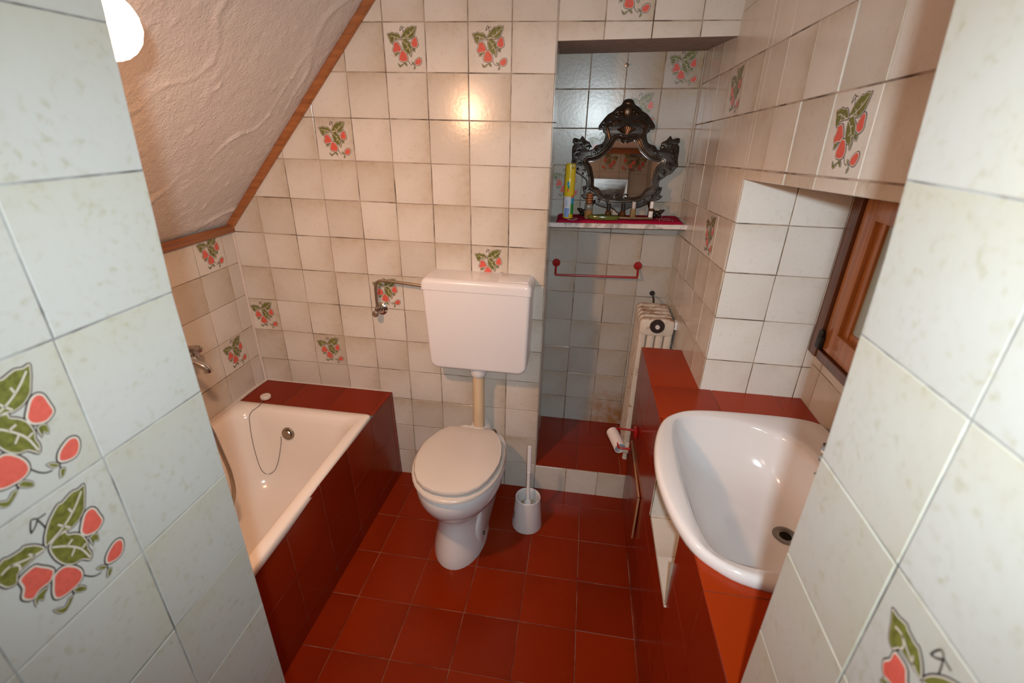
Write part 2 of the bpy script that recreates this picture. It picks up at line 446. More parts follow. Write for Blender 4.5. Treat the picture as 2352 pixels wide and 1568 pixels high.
# back wall with the lintel over the recess
bm = NB()
tiles(bm, (0, 0, 0), (1, 0, 0), (0, 0, 1), [[(-1.345, 0), (0, 0), (0, CEIL), (SLX(CEIL), CEIL), (-1.345, 1.2)]], T, 0, Z0-14*T,
      decor={(-4, 13), (-2, 13), (-6, 11), (-2, 8), (-5, 7), (-9, 6), (-7, 5)})
tiles(bm, (0, 0, 0), (1, 0, 0), (0, 0, 1), [[(0, 1.889), (.58, 1.903), (.58, CEIL), (0, CEIL)]], T, .003, Z0-14*T, decor={(1, 14)})
mk('wall_back', bm, WT, kind=STR, smooth=0, recalc=False)
# recess (niche) walls: back, left cheek, soffit
bm = NB()
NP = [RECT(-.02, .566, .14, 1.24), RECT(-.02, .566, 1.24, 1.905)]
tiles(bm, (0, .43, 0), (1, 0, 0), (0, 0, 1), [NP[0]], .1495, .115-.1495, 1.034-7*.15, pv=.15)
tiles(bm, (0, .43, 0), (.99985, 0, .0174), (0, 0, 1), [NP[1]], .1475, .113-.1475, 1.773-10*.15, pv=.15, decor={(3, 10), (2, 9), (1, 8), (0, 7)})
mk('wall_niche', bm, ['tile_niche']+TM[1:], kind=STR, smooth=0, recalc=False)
bm = NB()
tiles(bm, (0, 0, 0), (-.04, 1, 0), (0, 0, 1), [RECT(0, .43, .14, 1.895)], T, 0, .144)
mk('wall_niche_left', bm, WT, kind=STR, smooth=0, recalc=False)
bm = NB()
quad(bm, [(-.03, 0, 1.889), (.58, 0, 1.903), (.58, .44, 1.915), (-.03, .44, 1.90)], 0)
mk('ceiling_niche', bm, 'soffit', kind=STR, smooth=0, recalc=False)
# raised step at the bottom of the recess
bm = NB()
tiles(bm, (0, 0, .14), (1, 0, 0), (0, 1, 0), [RECT(-.02, .58, 0, .43)], .2043, .2, .2, gap=.0022, bev=.0008, h=.0012)
for f in bm.faces: f.material_index = {0: 6, 1: 7}[f.material_index]
tiles(bm, (0, 0, 0), (1, 0, 0), (0, 0, 1), [RECT(.001, .45, 0, .1405)], T, 0, -.012)
mk('floor_niche', bm, WT+['red', 'grout_red'], kind=STR, smooth=0, recalc=False)
# left wall
bm = NB()
tiles(bm, (-1.345, 0, 0), (0, 1, 0), (0, 0, 1), [RECT(-1.33, 0, .40, 1.21)], .158, -.0725, 1.06-10*T, pv=T, decor={(-1, 10), (-1, 7)})
quad(bm, [(-1.346, -1.33, 0), (-1.346, 0, 0), (-1.346, 0, .4), (-1.346, -1.33, .4)], 1)
mk('wall_left', bm, WT, kind=STR, smooth=0, recalc=False)
# right wall: strip by the recess + lintel over the window bay (rows rise a little towards the door)
XR = lambda y: .5715-.0235*y
bm = NB()
UR = Vector((.0235, -1, .050)).normalized(); VR = Vector((0, .050, 1)).normalized(); VR = (VR-UR*VR.dot(UR)).normalized()
OR = Vector((XR(-.307), -.307, 1.683))
def ruv(y, z): d = Vector((XR(y), y, z))-OR; return (d.dot(UR), d.dot(VR))
tiles(bm, OR, UR, VR, [[ruv(.44, .0), ruv(-.334, .0), ruv(-.334, CEIL), ruv(.44, CEIL)],
                       [ruv(-.334, 1.508), ruv(-1.34, 1.562), ruv(-1.34, CEIL), ruv(-.334, CEIL)]], .151, 0, 0, pv=.1485,
      decor={(-2, 0), (3, -1), (-2, -3)}, tilt=.0014)
mk('wall_right', bm, WT, kind=STR, smooth=0, recalc=False)
bm = NB()
# window bay: cheek, back wall, soffit, hidden far cheek
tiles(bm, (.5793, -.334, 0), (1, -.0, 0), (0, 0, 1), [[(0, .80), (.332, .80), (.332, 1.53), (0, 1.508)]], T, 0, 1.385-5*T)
mk('wall_window_left', bm, ['tile_lit']+TM[1:], kind=STR, smooth=0, recalc=False)
bm = NB()
tiles(bm, (.908, 0, 0), (0, -1, 0), (0, 0, 1), [RECT(.33, 1.34, .80, .998), RECT(1.15, 1.34, .998, 1.56)], T, .395, .822-.02)
tiles(bm, (.9085, 0, 0), (0, -1, 0), (0, 0, 1), [RECT(.33, 1.15, 1.50, 1.57)], T, .395, .822-.02)
mk('wall_window', bm, WT, kind=STR, smooth=0, recalc=False)
bm = NB()
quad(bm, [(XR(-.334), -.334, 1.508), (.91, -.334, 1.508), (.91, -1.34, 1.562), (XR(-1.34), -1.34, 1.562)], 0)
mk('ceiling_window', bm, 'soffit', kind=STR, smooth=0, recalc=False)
# front wall around the doorway with its deep tiled reveals
for side in ('left', 'right'):
    bm = NB()
    if side == 'left':
        tiles(bm, (-.39, 0, 0), (0, 1, 0), (0, 0, 1), [RECT(-2.05, -1.477, 0, HD)], T, -1.477, 1.281-9*T, decor={(-1, 9), (-1, 8)}, gap=.0022, h=.0009, bev=.0007, tilt=.0006)
        tiles(bm, (-.39, 0, 0), (0, 1, 0), (0, 0, 1), [[(-1.477, 0), (-1.3245, 0), (-1.3245, 1.43), (-1.477, 1.43)], [(-1.477, 1.43), (-1.3245, 1.43), (-1.303, 1.80), (-1.300, HD), (-1.477, HD)]], .2, -1.477, 1.281-9*T, gap=.0022, h=.0009, bev=.0007, tilt=.0006, pv=T)
        tiles(bm, (0, -1.3245, 0), (-1, 0, 0), (0, 0, 1), [[(.39, 0), (1.345, 0), (1.345, 1.2), (.55, 2.08), (.39, 2.08)]], T, .39, HD-13*T)
        tiles(bm, (0, -1.3245, 0), (-1, 0, 0), (0, 0, 1), [[(-.43, HD), (.39, HD), (.39, 2.08), (-.43, 2.08)]], T, -.06, HD+.06, decor={(-2, 0), (1, 0), (-3, 0)})
        quad(bm, [(-.40, -2.05, HD), (-.40, -1.3, HD), (.44, -1.3, HD), (.44, -2.05, HD)], 1)
    else:
        tiles(bm, (.43, 0, 0), (0, -1, 0), (0, 0, 1), [RECT(1.5035, 2.05, 0, HD)], T, 1.5035, 1.301-9*T, decor={(0, 8)}, gap=.0022, h=.0009, bev=.0007, tilt=.0006)
        tiles(bm, (.43, 0, 0), (0, -1, 0), (0, 0, 1), [[(1.354, 0), (1.5035, 0), (1.5035, 1.30), (1.354, 1.30)], [(1.354, 1.30), (1.5035, 1.30), (1.5035, HD), (1.302, HD), (1.312, 1.75), (1.340, 1.53)]], .22, 1.5035-.22, 1.301-9*T, gap=.0022, h=.0009, bev=.0007, tilt=.0006, pv=T)
        tiles(bm, (0, -1.354, 0), (-1, 0, 0), (0, 0, 1), [RECT(-.95, -.43, 0, 2.08)], T, -.43-5*T, HD+.06-13*T, decor={(4, 13)})
    mk('wall_front_'+side, bm, ['tile_dimmed', 'grout_pale']+TM[2:], kind=STR, smooth=0, recalc=False)
# ceiling: flat part and the sloping rough plaster
bm = NB()
sd = Vector((.8984, 0, 1)).normalized(); sn = Vector((1, 0, -.8984)).normalized()
na, nb = 170, 190; Ls = (CEIL-1.2)/sd.z+.05
g = []
for a in range(na+1):
    row = []
    for b in range(nb+1):
        s = -.03+Ls*a/na; y = -1.33+1.33*b/nb
        p = Vector((-1.345, y, 1.2))+sd*s+Vector((-.7438, 0, .668))*.026
        q = Vector((s*3.2+y*1.2, y*3.6-s*1.0, 0))
        r = noise.noise(q*1.6)*.0020
        rid = 1-abs(noise.noise(Vector((s*2.0+y*1.0+noise.noise(q*1.5)*.35, y*5.0-s*1.5+noise.noise(q*1.2+Vector((9, 1, 0)))*.8, 3.1)))); r += max(0, rid-.91)*.10*max(0, noise.noise(q*1.1+Vector((3, 7, 1)))+.35)
        r += noise.fractal(q*6, .8, 2.1, 4)*.0010+max(0, noise.noise(q*10)-.30)*.007
        edge = min(1, (y+1.33)/.03, -y/.03, (s+.03)/.05)
        row.append(bm.verts.new(p+sn*(r*max(0, edge))))
    g.append(row)
for a in range(na):
    for b in range(nb): bm.faces.new((g[a][b], g[a][b+1], g[a+1][b+1], g[a+1][b]))
quad(bm, [(SLX(CEIL)-.02, -1.34, CEIL), (.95, -1.34, CEIL), (.95, .01, CEIL), (SLX(CEIL)-.02, .01, CEIL)], 1)
mk('ceiling', bm, ['plaster', 'hallceil'], kind=STR, smooth=60, recalc=False)
# wooden strips where the plaster meets the tiles
bm = NB()
w, d = .034, .016
pts = []
a = Vector((-1.345, 0, 1.2)); b = Vector((SLX(CEIL), 0, CEIL))
up = Vector((-.7438, 0, .668))     # from the strip's lower edge towards the plaster
prof = [(0, 0), (0, -d*.7), (.006, -d), (w-.008, -d), (w, -d*.6), (w, 0)]
loft(bm, [[p+up*(u-.004)+Vector((0, v, 0)) for u, v in prof] for p in (a+sd*.0, b)])
mk('trim_1', bm, 'wood_x', kind=STR, smooth=30)
bm = NB()
loft(bm, [[Vector((-1.345-v*1.0, y, 1.192+u)) for u, v in prof] for y in (-1.32, -.002)])
mk('trim_2', bm, 'wood_y', kind=STR, smooth=30)
bm = NB()
tube(bm, [(-1.340, -.005, 1.19), (-1.340, -.005, .60), (-1.334, -.009, .49), (-1.330, -.014, .474)], .0055, 8)
tube(bm, [(-1.334, -.012, .476), (-1.338, -.11, .478), (-1.337, -.21, .478), (-1.338, -1.30, .480)], .007, 8)
tube(bm, [(-1.33, -.005, .476), (-.70, -.004, .476)], .003, 6)
tube(bm, [(.5625, .426, .16), (.5635, .426, 1.90)], .004, 6)
mk('trim_3', bm, 'caulk', kind=STR)
bm = NB(); box(bm, (-.54, -1.324, 2.072), (.60, -1.306, 2.108), .003); mk('trim_4', bm, 'wood_x', kind=STR)
# hall behind the camera (seen in the mirror and giving bounce light)
bm = NB()
quad(bm, [(-1.4, -3.3, 0), (1.4, -3.3, 0), (1.4, -3.3, CEIL), (-1.4, -3.3, CEIL)])
quad(bm, [(-1.4, -3.3, 0), (-1.4, -2.05, 0), (-1.4, -2.05, CEIL), (-1.4, -3.3, CEIL)])
quad(bm, [(1.4, -3.3, 0), (1.4, -2.05, 0), (1.4, -2.05, CEIL), (1.4, -3.3, CEIL)])
for x0, x1, z0 in ((-1.4, -.39, 0), (.43, 1.4, 0), (-.39, .43, HD)): quad(bm, [(x0, -2.05, z0), (x1, -2.05, z0), (x1, -2.05, CEIL), (x0, -2.05, CEIL)])
mk('wall_hall', bm, 'hallwall', kind=STR, smooth=0)
bm = NB()
quad(bm, [(-1.4, -3.3, CEIL), (1.4, -3.3, CEIL), (1.4, -2.05, CEIL), (-1.4, -2.05, CEIL)])
mk('ceiling_hall', bm, 'hallceil', kind=STR, smooth=0)
bm = NB()
tiles(bm, (0, 0, 0), (1, 0, 0), (0, 1, 0), [RECT(-1.4, 1.4, -3.3, -2.05)], .2043, -.5905, -.091, gap=.0022, h=.0012)
mk('floor_hall', bm, ['red', 'grout_red']+TM[2:], kind=STR, smooth=0, recalc=False)

# window in the bay
FX = .893
def fbar(bm, y0, y1, z0, z1, x0, x1, bev=.004): box(bm, (x0, y1, z0), (x1, y0, z1), bev)
bm = NB()
yl, yr, zb, zt_ = -.336, -1.15, .998, 1.53
fbar(bm, yl, yl-.050, zb, zt_, FX-.014, .935); fbar(bm, yr+.062, yr, zb, zt_, FX-.014, .935)
fbar(bm, yl-.055, yr+.055, zb, zb+.030, FX-.012, .935); fbar(bm, yl-.055, yr+.055, zt_-.03, zt_, FX-.012, .935)
win = mk('window_1', bm, 'wood_d', kind=STR)
bm = NB()
sl, sr, sb, st = yl-.053, yr+.066, zb+.034, zt_-.034
fbar(bm, sl, sl-.068, sb, st, FX-.006, .93, .006); fbar(bm, sr+.068, sr, sb, st, FX-.006, .93, .006)
fbar(bm, sl-.06, sr+.06, sb, sb+.07, FX-.006, .93, .006); fbar(bm, sl-.06, sr+.06, st-.07, st, FX-.006, .93, .006)
fbar(bm, sl-.063, sl-.098, sb+.065, st-.065, FX+.007, .93, .004); fbar(bm, sl-.065, sr+.065, sb+.065, sb+.090, FX+.012, .93, .005)
mk('sash', bm, 'wood_z', win)
bm = NB(); box(bm, (FX+.016, sr+.05, sb+.05), (FX+.020, sl-.05, st-.05)); mk('pane', bm, 'frosted', win)
bm = NB()
box(bm, (FX-.022, yl-.072, zb+.034), (FX-.006, yl-.046, zb+.075), .005); ball(bm, (FX-.018, yl-.060, zb+.082), .010, scale=(.7, 1.1, 1.6))
mk('hinge', bm, 'dark', win)

# ------------------------------------------------------------------ bathtub
tub = empty('bathtub', (-1.02, -.76, 0), 'white enamel bathtub built into the red tiled surround under the slope', 'bathtub')
bm = NB()
def tl(ins, z, r, back=0, front=0, side=0):
    return [Vector((x, y, z)) for x, y in rrect(-1.338+ins+side, -.706-ins, -1.31+ins+front, -.208-ins-back, r, 7)]
loft(bm, [tl(.003, .450, .012), tl(0, .462, .012), tl(.001, .476, .012), tl(.006, .482, .014), tl(.034, .483, .03), tl(.044, .479, .05), tl(.054, .468, .07), tl(.062, .44, .08),
          tl(.074, .36, .09), tl(.090, .25, .10), tl(.105, .17, .11), tl(.13, .128, .11), tl(.17, .112, .09), tl(.24, .108, .05)], cap0=False)
basin = mk('basin', bm, 'enamel', tub, smooth=50)
bm = NB()
ax = Vector((.0, -1, .22)).normalized(); oc = Vector((-1.068, -.2815, .384))
lathe(bm, oc-ax*.004, ax, [(.029, 0), (.029, .005), (.026, .009), (.022, .009), (.021, .006), (.019, .006), (.0185, .013), (.015, .016), (.0, .016)], 28, cap1=False)
mk('overflow_cover', bm, 'dullchrome', tub)
sur = empty('tub_surround', (-.70, -.66, 0), 'dark red tiled boxing along the front and back end of the bathtub', 'tub surround')
bm = NB()
UF = Vector((.021, 1, 0)).normalized(); VF = Vector((-.026, 0, 1)); VF = (VF-UF*VF.dot(UF)).normalized()
tiles(bm, (-.7085, -1.33, 0), UF, VF, [RECT(.009, 1.327, .0015, .4735)], .2043, 1.33-.2043*7-.035, .4735-.2043*3, gap=.002, bev=.0008, h=.001)
mk('front_panel', bm, ['redpanel', 'grout_red'], sur, smooth=0, recalc=False, label='dark red tiled front panel facing the toilet')
bm = NB()
tiles(bm, (0, 0, .472), (1, 0, 0), (0, 1, 0), [[(-1.341, -.206), (-.701, -.206), (-.693, -.003), (-1.341, -.003)]], .2043, -.92, -.2043, gap=.002, bev=.0008, h=.0015)
mk('deck', bm, ['red', 'grout_red'], sur, smooth=0, recalc=False, label='red tiled ledge between bathtub and back wall')
# stopper on its chain
plug = empty('bath_plug', (-1.235, -.163, .474), 'cream bath stopper on a thin chain, lying on the red tiled ledge', 'bath plug')
bm = NB(); lathe(bm, (-1.232, -.163, .4745), (0, 0, 1), [(.019, 0), (.022, .003), (.0225, .013), (.020, .016), (0, .016)], 24, cap1=False); mk('stopper', bm, 'rubber', plug)
bm = NB()
cp = [(-1.229, -.182, .4765), (-1.222, -.205, .4860), (-1.212, -.233, .4860), (-1.2145, -.252, .4826), (-1.2292, -.264, .4727), (-1.2367, -.2755, .459), (-1.2357, -.286, .4423), (-1.2332, -.295, .4077), (-1.2292, -.3045, .3687), (-1.2213, -.316, .3127), (-1.2134, -.3235, .2674), (-1.2046, -.330, .2302), (-1.1955, -.333, .2046), (-1.1848, -.3315, .1902), (-1.1726, -.326, .1829), (-1.159, -.3195, .1871), (-1.1457, -.313, .2008), (-1.1317, -.3055, .231), (-1.1194, -.2985, .2732), (-1.1085, -.292, .3174), (-1.1035, -.288, .3456), (-1.097, -.293, .372)]
tube(bm, cp, .0016, 6, k=3); mk('chain', bm, 'chain', plug)
# mixer on the left wall
mx = empty('bath_mixer_tap', (-1.34, -.50, .80), 'chrome bath mixer tap on the left wall, mostly hidden by the door reveal', 'tap')
bm = NB(); tube(bm, [(-1.285, -.57, .80), (-1.285, -.43, .80)], .019, 16)
for yy in (-.56, -.44): lathe(bm, (-1.342, yy, .80), (1, 0, 0), [(.032, 0), (.030, .008), (.014, .012), (.014, .05)], 20)
mk('body', bm, 'chrome', mx)
bm = NB(); tube(bm, [(-1.285, -.50, .81), (-1.262, -.495, .825), (-1.23, -.488, .822), (-1.20, -.481, .806), (-1.187, -.478, .793)], [.015, .0115], 14, k=5)
lathe(bm, (-1.1885, -.4785, .800), (.10, .02, -1), [(.0125, 0), (.0135, .004), (.0135, .018), (.011, .020)], 18); mk('spout', bm, 'chrome', mx)
for yy in (-.585, -.415):
    bm = NB(); lathe(bm, (-1.285, yy, .80), (0, .25 if yy > -.5 else -.25, 1), [(.013, 0), (.014, .02), (.022, .024), (.024, .040), (.014, .048), (0, .05)], 10)
    tube(bm, [(-1.31, yy, .843), (-1.262, yy+.004, .845)], .006, 8); mk('handle', bm, 'chrome', mx)
bm = NB()
tube(bm, [(-1.285, -.53, .79), (-1.25, -.545, .74), (-1.18, -.575, .68), (-1.123, -.60, .615), (-1.108, -.60, .53), (-1.096, -.60, .42), (-1.103, -.605, .32), (-1.14, -.62, .22), (-1.17, -.66, .15), (-1.16, -.74, .12), (-1.08, -.80, .12)], .0078, 12, k=8)
mk('shower_hose', bm, 'dullchrome', label='dull metal shower hose looping down into the bathtub beside the door reveal', cat='hose', base=(-1.1, -.60, .12))

# ------------------------------------------------------------------ toilet
wc = empty('toilet', (-.275, -.33, 0), 'white ceramic toilet with a closed cream lid standing on the red floor', 'toilet')
CX = -.278
def egg(a, yf, yb, z, n=40, p=1.0, cx=CX, split=.45):
    yc = yb-(yb-yf)*split; out = []
    for i in range(n):
        t = 2*PI*i/n; c, s = math.cos(t), math.sin(t)
        x = a*math.copysign(abs(c)**p, c)
        y = yc+(yb-yc)*math.copysign(abs(s)**.62, s) if s > 0 else yc+(yc-yf)*s
        if s > 0: x = a*math.copysign(abs(c)**.8, c)
        out.append(Vector((cx+x, y, z)))
    return out
bm = NB()
loft(bm, [egg(.110, -.533, -.20, 0), egg(.110, -.533, -.20, .012), egg(.104, -.525, -.20, .05), egg(.096, -.508, -.20, .10), egg(.092, -.495, -.20, .15), egg(.095, -.488, -.19, .19), egg(.108, -.498, -.17, .222),
          egg(.135, -.530, -.15, .250), egg(.160, -.562, -.13, .285), egg(.174, -.582, -.11, .325), egg(.177, -.588, -.095, .36), egg(.174, -.585, -.09, .388), egg(.166, -.576, -.095, .398), egg(.13, -.53, -.13, .399)])
# trapway foot running back to the wall
def foot(a, y, z0, z1, n=20):
    return [Vector((CX+a*math.cos(2*PI*i/n), y, (z0+z1)/2+(z1-z0)/2*math.sin(2*PI*i/n))) for i in range(n)]
loft(bm, [[Vector((CX+x*(1-.18*max(0, z-.05)/.2), y, z)) for x, z in rrect(-w_*.86, w_, 0, h_, .03, 4)] for y, w_, h_ in ((-.435, .080, .10), (-.425, .094, .14), (-.40, .103, .18), (-.35, .106, .215), (-.28, .107, .245), (-.20, .107, .27), (-.12, .108, .31), (-.05, .105, .33))])
lathe(bm, (-.257, -.02, .35), (0, -1, 0), [(.045, 0), (.05, .03), (.05, .10), (.03, .12)], 20)
mk('bowl', bm, 'ceramic', wc, smooth=60)
for sx in (-1, 1):
    bm = NB(); lathe(bm, (CX+(.1035 if sx > 0 else -.088), -.385, .068), (sx, 0, .12), [(.009, 0), (.008, .004), (.005, .005), (0, .005)], 14, cap1=False); mk('floor_bolt', bm, 'black', wc, label='dark bolt cap on the foot')
    bm = NB(); lathe(bm, (CX+(.104 if sx > 0 else -.075), -.158 if sx > 0 else -.172, .40), (0, 0, 1), [(.012, 0), (.012, .020 if sx < 0 else .026), (.009, .022 if sx < 0 else .030)], 12); mk('hinge', bm, 'drain', wc)
bm = NB()
so = [egg(.176, -.592, -.17, z) for z in (.402, .404)]
loft(bm, [egg(.173, -.590, -.165, .4000), egg(.1795, -.598, -.16, .4045), egg(.1795, -.598, -.16, .4125), egg(.174, -.591, -.165, .4185), egg(.12, -.52, -.21, .4185), egg(.115, -.515, -.215, .4005)], cap0=False, cap1=False)
mk('seat', bm, 'seat', wc, smooth=50)
half = [(.097, -.176), (.120, -.200), (.142, -.235), (.158, -.28), (.168, -.335), (.170, -.39), (.162, -.44), (.146, -.49), (.120, -.535), (.085, -.565), (.045, -.581), (0, -.586)]
lid = [(CX+.012-dx*1.0 if y > -.3 else CX-dx, y) for dx, y in half]
lid = [(CX-dx+.010*max(0, (y+.45)/.27), y) for dx, y in half]; lidr = [(CX+dx+.010*max(0, (y+.45)/.27), y) for dx, y in half[:-1]]
LP = [(CX+.003+(x-CX-.003)*.975, -.176+(y+.176)*.985) for x, y in lid+list(reversed(lidr))]
bm = NB()
lo = lambda d, z: [Vector((x, y, z)) for x, y in offset_poly(LP, d)]
loft(bm, [lo(-.004, .4250), lo(0, .429), lo(0, .438), lo(-.003, .4435), lo(-.010, .4455), lo(-.05, .447)])
mk('lid', bm, 'seat', wc, smooth=45)

# cistern on the wall
cs = empty('toilet_cistern', (-.26, 0, .70), 'white plastic wall-hung cistern with flush pipe above the toilet', 'cistern')
def trap(x0, x1, xb0, xb1, z0, z1, rb, rt, n=6):
    pts = []
    for cx, cz, a, r in ((x1-rt, z1-rt, 0, rt), (x0+rt, z1-rt, 90, rt), (xb0+rb, z0+rb, 180, rb), (xb1-rb, z0+rb, 270, rb)):
        for i in range(n+1):
            t = math.radians(a+90*i/n); pts.append((cx+r*math.cos(t), cz+r*math.sin(t)))
    return pts
def ystack(bm, P, depth, rnd, back=0, flat='top'):
    k = [(0, back), (0, -depth+rnd)]+[(rnd*(1-math.cos(t)), -depth+rnd-rnd*math.sin(t)) for t in (PI/8, PI/4, 3*PI/8, PI/2)]
    zz = [z for _, z in P]; keep = (lambda z: z > max(zz)-.006) if flat == 'top' else (lambda z: z < min(zz)+.006)
    loft(bm, [[Vector((q[0], y, p[1] if keep(p[1]) else q[1])) for p, q in zip(P, offset_poly(P, -d))] for d, y in k])
bm = NB(); ystack(bm, trap(-.470, -.040, -.452, -.046, .700, 1.0425, .036, .004), .142, .016, -.001); box(bm, (-.462, -.136, 1.03), (-.047, -.002, 1.06)); tank = mk('tank', bm, 'cistern', cs, smooth=50)
bm = NB(); ystack(bm, trap(-.4745, -.0355, -.4745, -.036, 1.0442, 1.088, .003, .026), .1445, .018, -.001, 'bottom'); mk('tank_lid', bm, 'cistern', cs, smooth=50)
bm = NB(); box(bm, (-.170, -.118, 1.0865), (-.052, -.012, 1.0895), .0012); mk('flush_button', bm, 'cistern', cs)
bm = NB(); lathe(bm, (-.256, -.085, .655), (0, 0, 1), [(.030, 0), (.034, .004), (.037, .02), (.038, .046)], 28); mk('collar', bm, 'plastic_w', cs, label='white threaded collar')
bm = NB(); tube(bm, [(-.256, -.085, .665), (-.256, -.085, .43), (-.256, -.082, .40), (-.256, -.06, .36)], .0255, 24, k=4); mk('flush_pipe', bm, 'pipe', cs, label='yellowed flush pipe')
# stop valve and supply pipe
av = empty('angle_valve', (-.700, 0, .895), 'chrome angle stop valve with bent supply pipe left of the cistern', 'valve')
bm = NB(); lathe(bm, (-.703, -.002, .895), (0, -1, 0), [(.029, 0), (.028, .006), (.020, .012), (.014, .014)], 28); mk('rosette', bm, 'chrome', av)
bm = NB(); tube(bm, [(-.703, -.01, .895), (-.703, -.055, .895)], .0105, 14); lathe(bm, (-.703, -.045, .895), (0, 0, 1), [(.013, 0), (.013, .014), (.011, .020)], 6); ball(bm, (-.703, -.045, .897), .013); mk('valve_body', bm, 'chrome', av)
bm = NB(); lathe(bm, (-.703, -.055, .894), (0, -1, 0), [(.011, 0), (.014, .004), (.014, .020), (.010, .024)], 8); mk('knob', bm, 'dullchrome', av)
bm = NB(); tube(bm, [(-.703, -.045, .91), (-.703, -.045, .985), (-.700, -.045, 1.010), (-.690, -.045, 1.028), (-.668, -.045, 1.034), (-.60, -.045, 1.032), (-.47, -.045, 1.022)], .0062, 12, k=5); mk('supply_pipe', bm, 'copper', av)

# brush and holder
bm = NB()
bo = (-.007, -.236, 0)
lathe(bm, bo, (0, 0, 1), [(.040, .004), (.066, .001), (.067, .006), (.0545, .150), (.0545, .158), (.052, .160), (.0495, .157), (.0495, .14), (.052, .04), (.03, .036), (.0, .035)], 40, cap1=False)
holder = mk('toilet_brush_holder', bm, 'plastic_w', label='white tapered plastic toilet brush holder standing on the floor right of the toilet', cat='brush holder', base=bo, smooth=40)
bm = NB()
for i, (z_, w_) in enumerate(((.078, .014), (.066, .008), (.055, .010))):
    t0 = math.radians(192); r_ = .0672-(.0125)*(z_/.15)
    for k in range(4):
        a0, a1 = t0+k*.09, t0+(k+1)*.09
        quad(bm, [Vector((bo[0]+(r_+.0008)*math.cos(a), bo[1]+(r_+.0008)*math.sin(a), zz)) for a, zz in ((a0, z_), (a1, z_), (a1, z_+w_*.7), (a0, z_+w_*.7))], 0 if i == 0 else 1)
mk('printed_label', bm, ['berry', 'ink'], holder, label='small red and black printed mark')
br = empty('toilet_brush', (-.007, -.236, .037), 'white toilet brush with twisted handle standing in its white holder', 'toilet brush')
bm = NB()
path = [Vector((-.007, -.238, .10)), Vector((-.008, -.232, .25)), Vector((-.010, -.222, .405))]
lathe(bm, (-.007, -.238, .095), (-.01, .05, 1), [(.016, 0), (.018, .03), (.012, .045), (.0075, .055), (.0075, .19)], 16)
n_ = 60; loops = []
for i in range(n_+1):
    t = i/n_; c = Vector((-.0085, -.2285, .28)).lerp(Vector((-.0105, -.2215, .405)), t); tw = t*5*PI
    loops.append([c+Vector((math.cos(a+tw)*.0088, math.sin(a+tw)*.0048, 0)).copy() for a in [2*PI*j/14 for j in range(14)]])
loft(bm, loops)
lathe(bm, (-.0105, -.2215, .408), (0, 1, .1), [(.0035, -.004), (.008, -.003), (.009, 0), (.008, .003), (.0035, .004)], 16, cap0=False, cap1=False)
mk('handle', bm, 'plastic_w', br, smooth=40)
bm = NB()
for k in range(90):
    a = random.uniform(0, 2*PI); z = random.uniform(.05, .118); rr = random.uniform(.026, .037)
    c = Vector((-.007, -.237, z)); e = c+Vector((math.cos(a)*rr, math.sin(a)*rr, random.uniform(-.004, .014)))
    tube(bm, [c, e], [.0022, .0012], 4)
mk('bristles', bm, 'bristle', br)

# ------------------------------------------------------------------ vanity counter and basin
vc = empty('vanity_counter', (.66, -.66, 0), 'red tiled masonry counter below the window carrying the washbasin', 'counter')
ZT = .818
UV_ = Vector((.012, -1, 0)).normalized(); VV = Vector((-.018, 0, 1)); VV = (VV-UV_*VV.dot(UV_)).normalized()
bm = NB()
PF = [RECT(.02, .62, 0, ZT), RECT(.62, .945, 0, .50), RECT(.62, .945, .745, ZT), RECT(.945, 1.349, 0, ZT)]
tiles(bm, (.4285, 0, 0), UV_, VV, PF, .2043, .125, ZT-.2043*4, gap=.002, bev=.0008, h=.0012)
quad(bm, [(.43, -.022, 0), (.574, -.022, 0), (.574, -.022, ZT), (.415, -.022, ZT)], 0)
mk('front_panel', bm, ['redpanel', 'grout_red'], vc, smooth=0, recalc=False, label='dark red tiled front facing the bathtub')
bm = NB()
x0 = .4125
TP = [[(x0+.001, -.022), (.570, -.022), (.5765, -.334), (x0+.003, -.334)], [(x0+.003, -.334), (.905, -.334), (.905, -.535), (x0+.006, -.535)], [(x0+.006, -.535), (.424, -.535), (.428, -1.105), (x0+.014, -1.105)],
      [(.82, -.535), (.905, -.535), (.905, -1.105), (.82, -1.105)], [(x0+.004, -.535), (.50, -.535), (.424, -.605), (x0+.006, -.605)], [(x0+.012, -1.04), (.428, -1.04), (.50, -1.105), (x0+.014, -1.105)],
      [(x0+.014, -1.105), (.905, -1.105), (.905, -1.349), (x0+.018, -1.349)]]
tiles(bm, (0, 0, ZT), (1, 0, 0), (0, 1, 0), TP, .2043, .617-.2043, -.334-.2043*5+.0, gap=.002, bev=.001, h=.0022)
mk('countertop', bm, ['red_lit', 'grout_red'], vc, smooth=0, recalc=False, label='red tiled top, colour brightened as if lit by the flash')
# open cubby tiled in cream in the front
bm = NB()
tiles(bm, (.427, 0, .50), (0, -1, 0), (1, 0, 0), [RECT(.615, .95, -.002, .26)], T, .633, 0)
for f in bm.faces: f.normal_flip()
tiles(bm, (.427, -.62, 0), (1, 0, 0), (0, 0, 1), [RECT(-.004, .26, .495, .655)], T, 0, .50)
quad(bm, [(.427, -.945, .495), (.69, -.945, .495), (.69, -.945, .655), (.42, -.945, .655)], 0)
quad(bm, [(.69, -.62, .495), (.69, -.945, .495), (.69, -.945, .655), (.69, -.62, .655)], 0)
for f in bm.faces:
    pass
mk('open_cubby', bm, WT, vc, smooth=0, recalc=False, label='open recess lined with cream tiles')
bm = NB()
box(bm, (.4185, -.432, .20), (.4245, -.085, .397), .002)
hatch = mk('access_hatch', bm, plain('hatch_paint', (.17, .028, .010), .25), vc, label='plain brownish access panel')
bm = NB()
box(bm, (.4155, -.436, .197), (.4225, -.4315, .401), .001); box(bm, (.4155, -.436, .3965), (.4225, -.085, .401), .001)
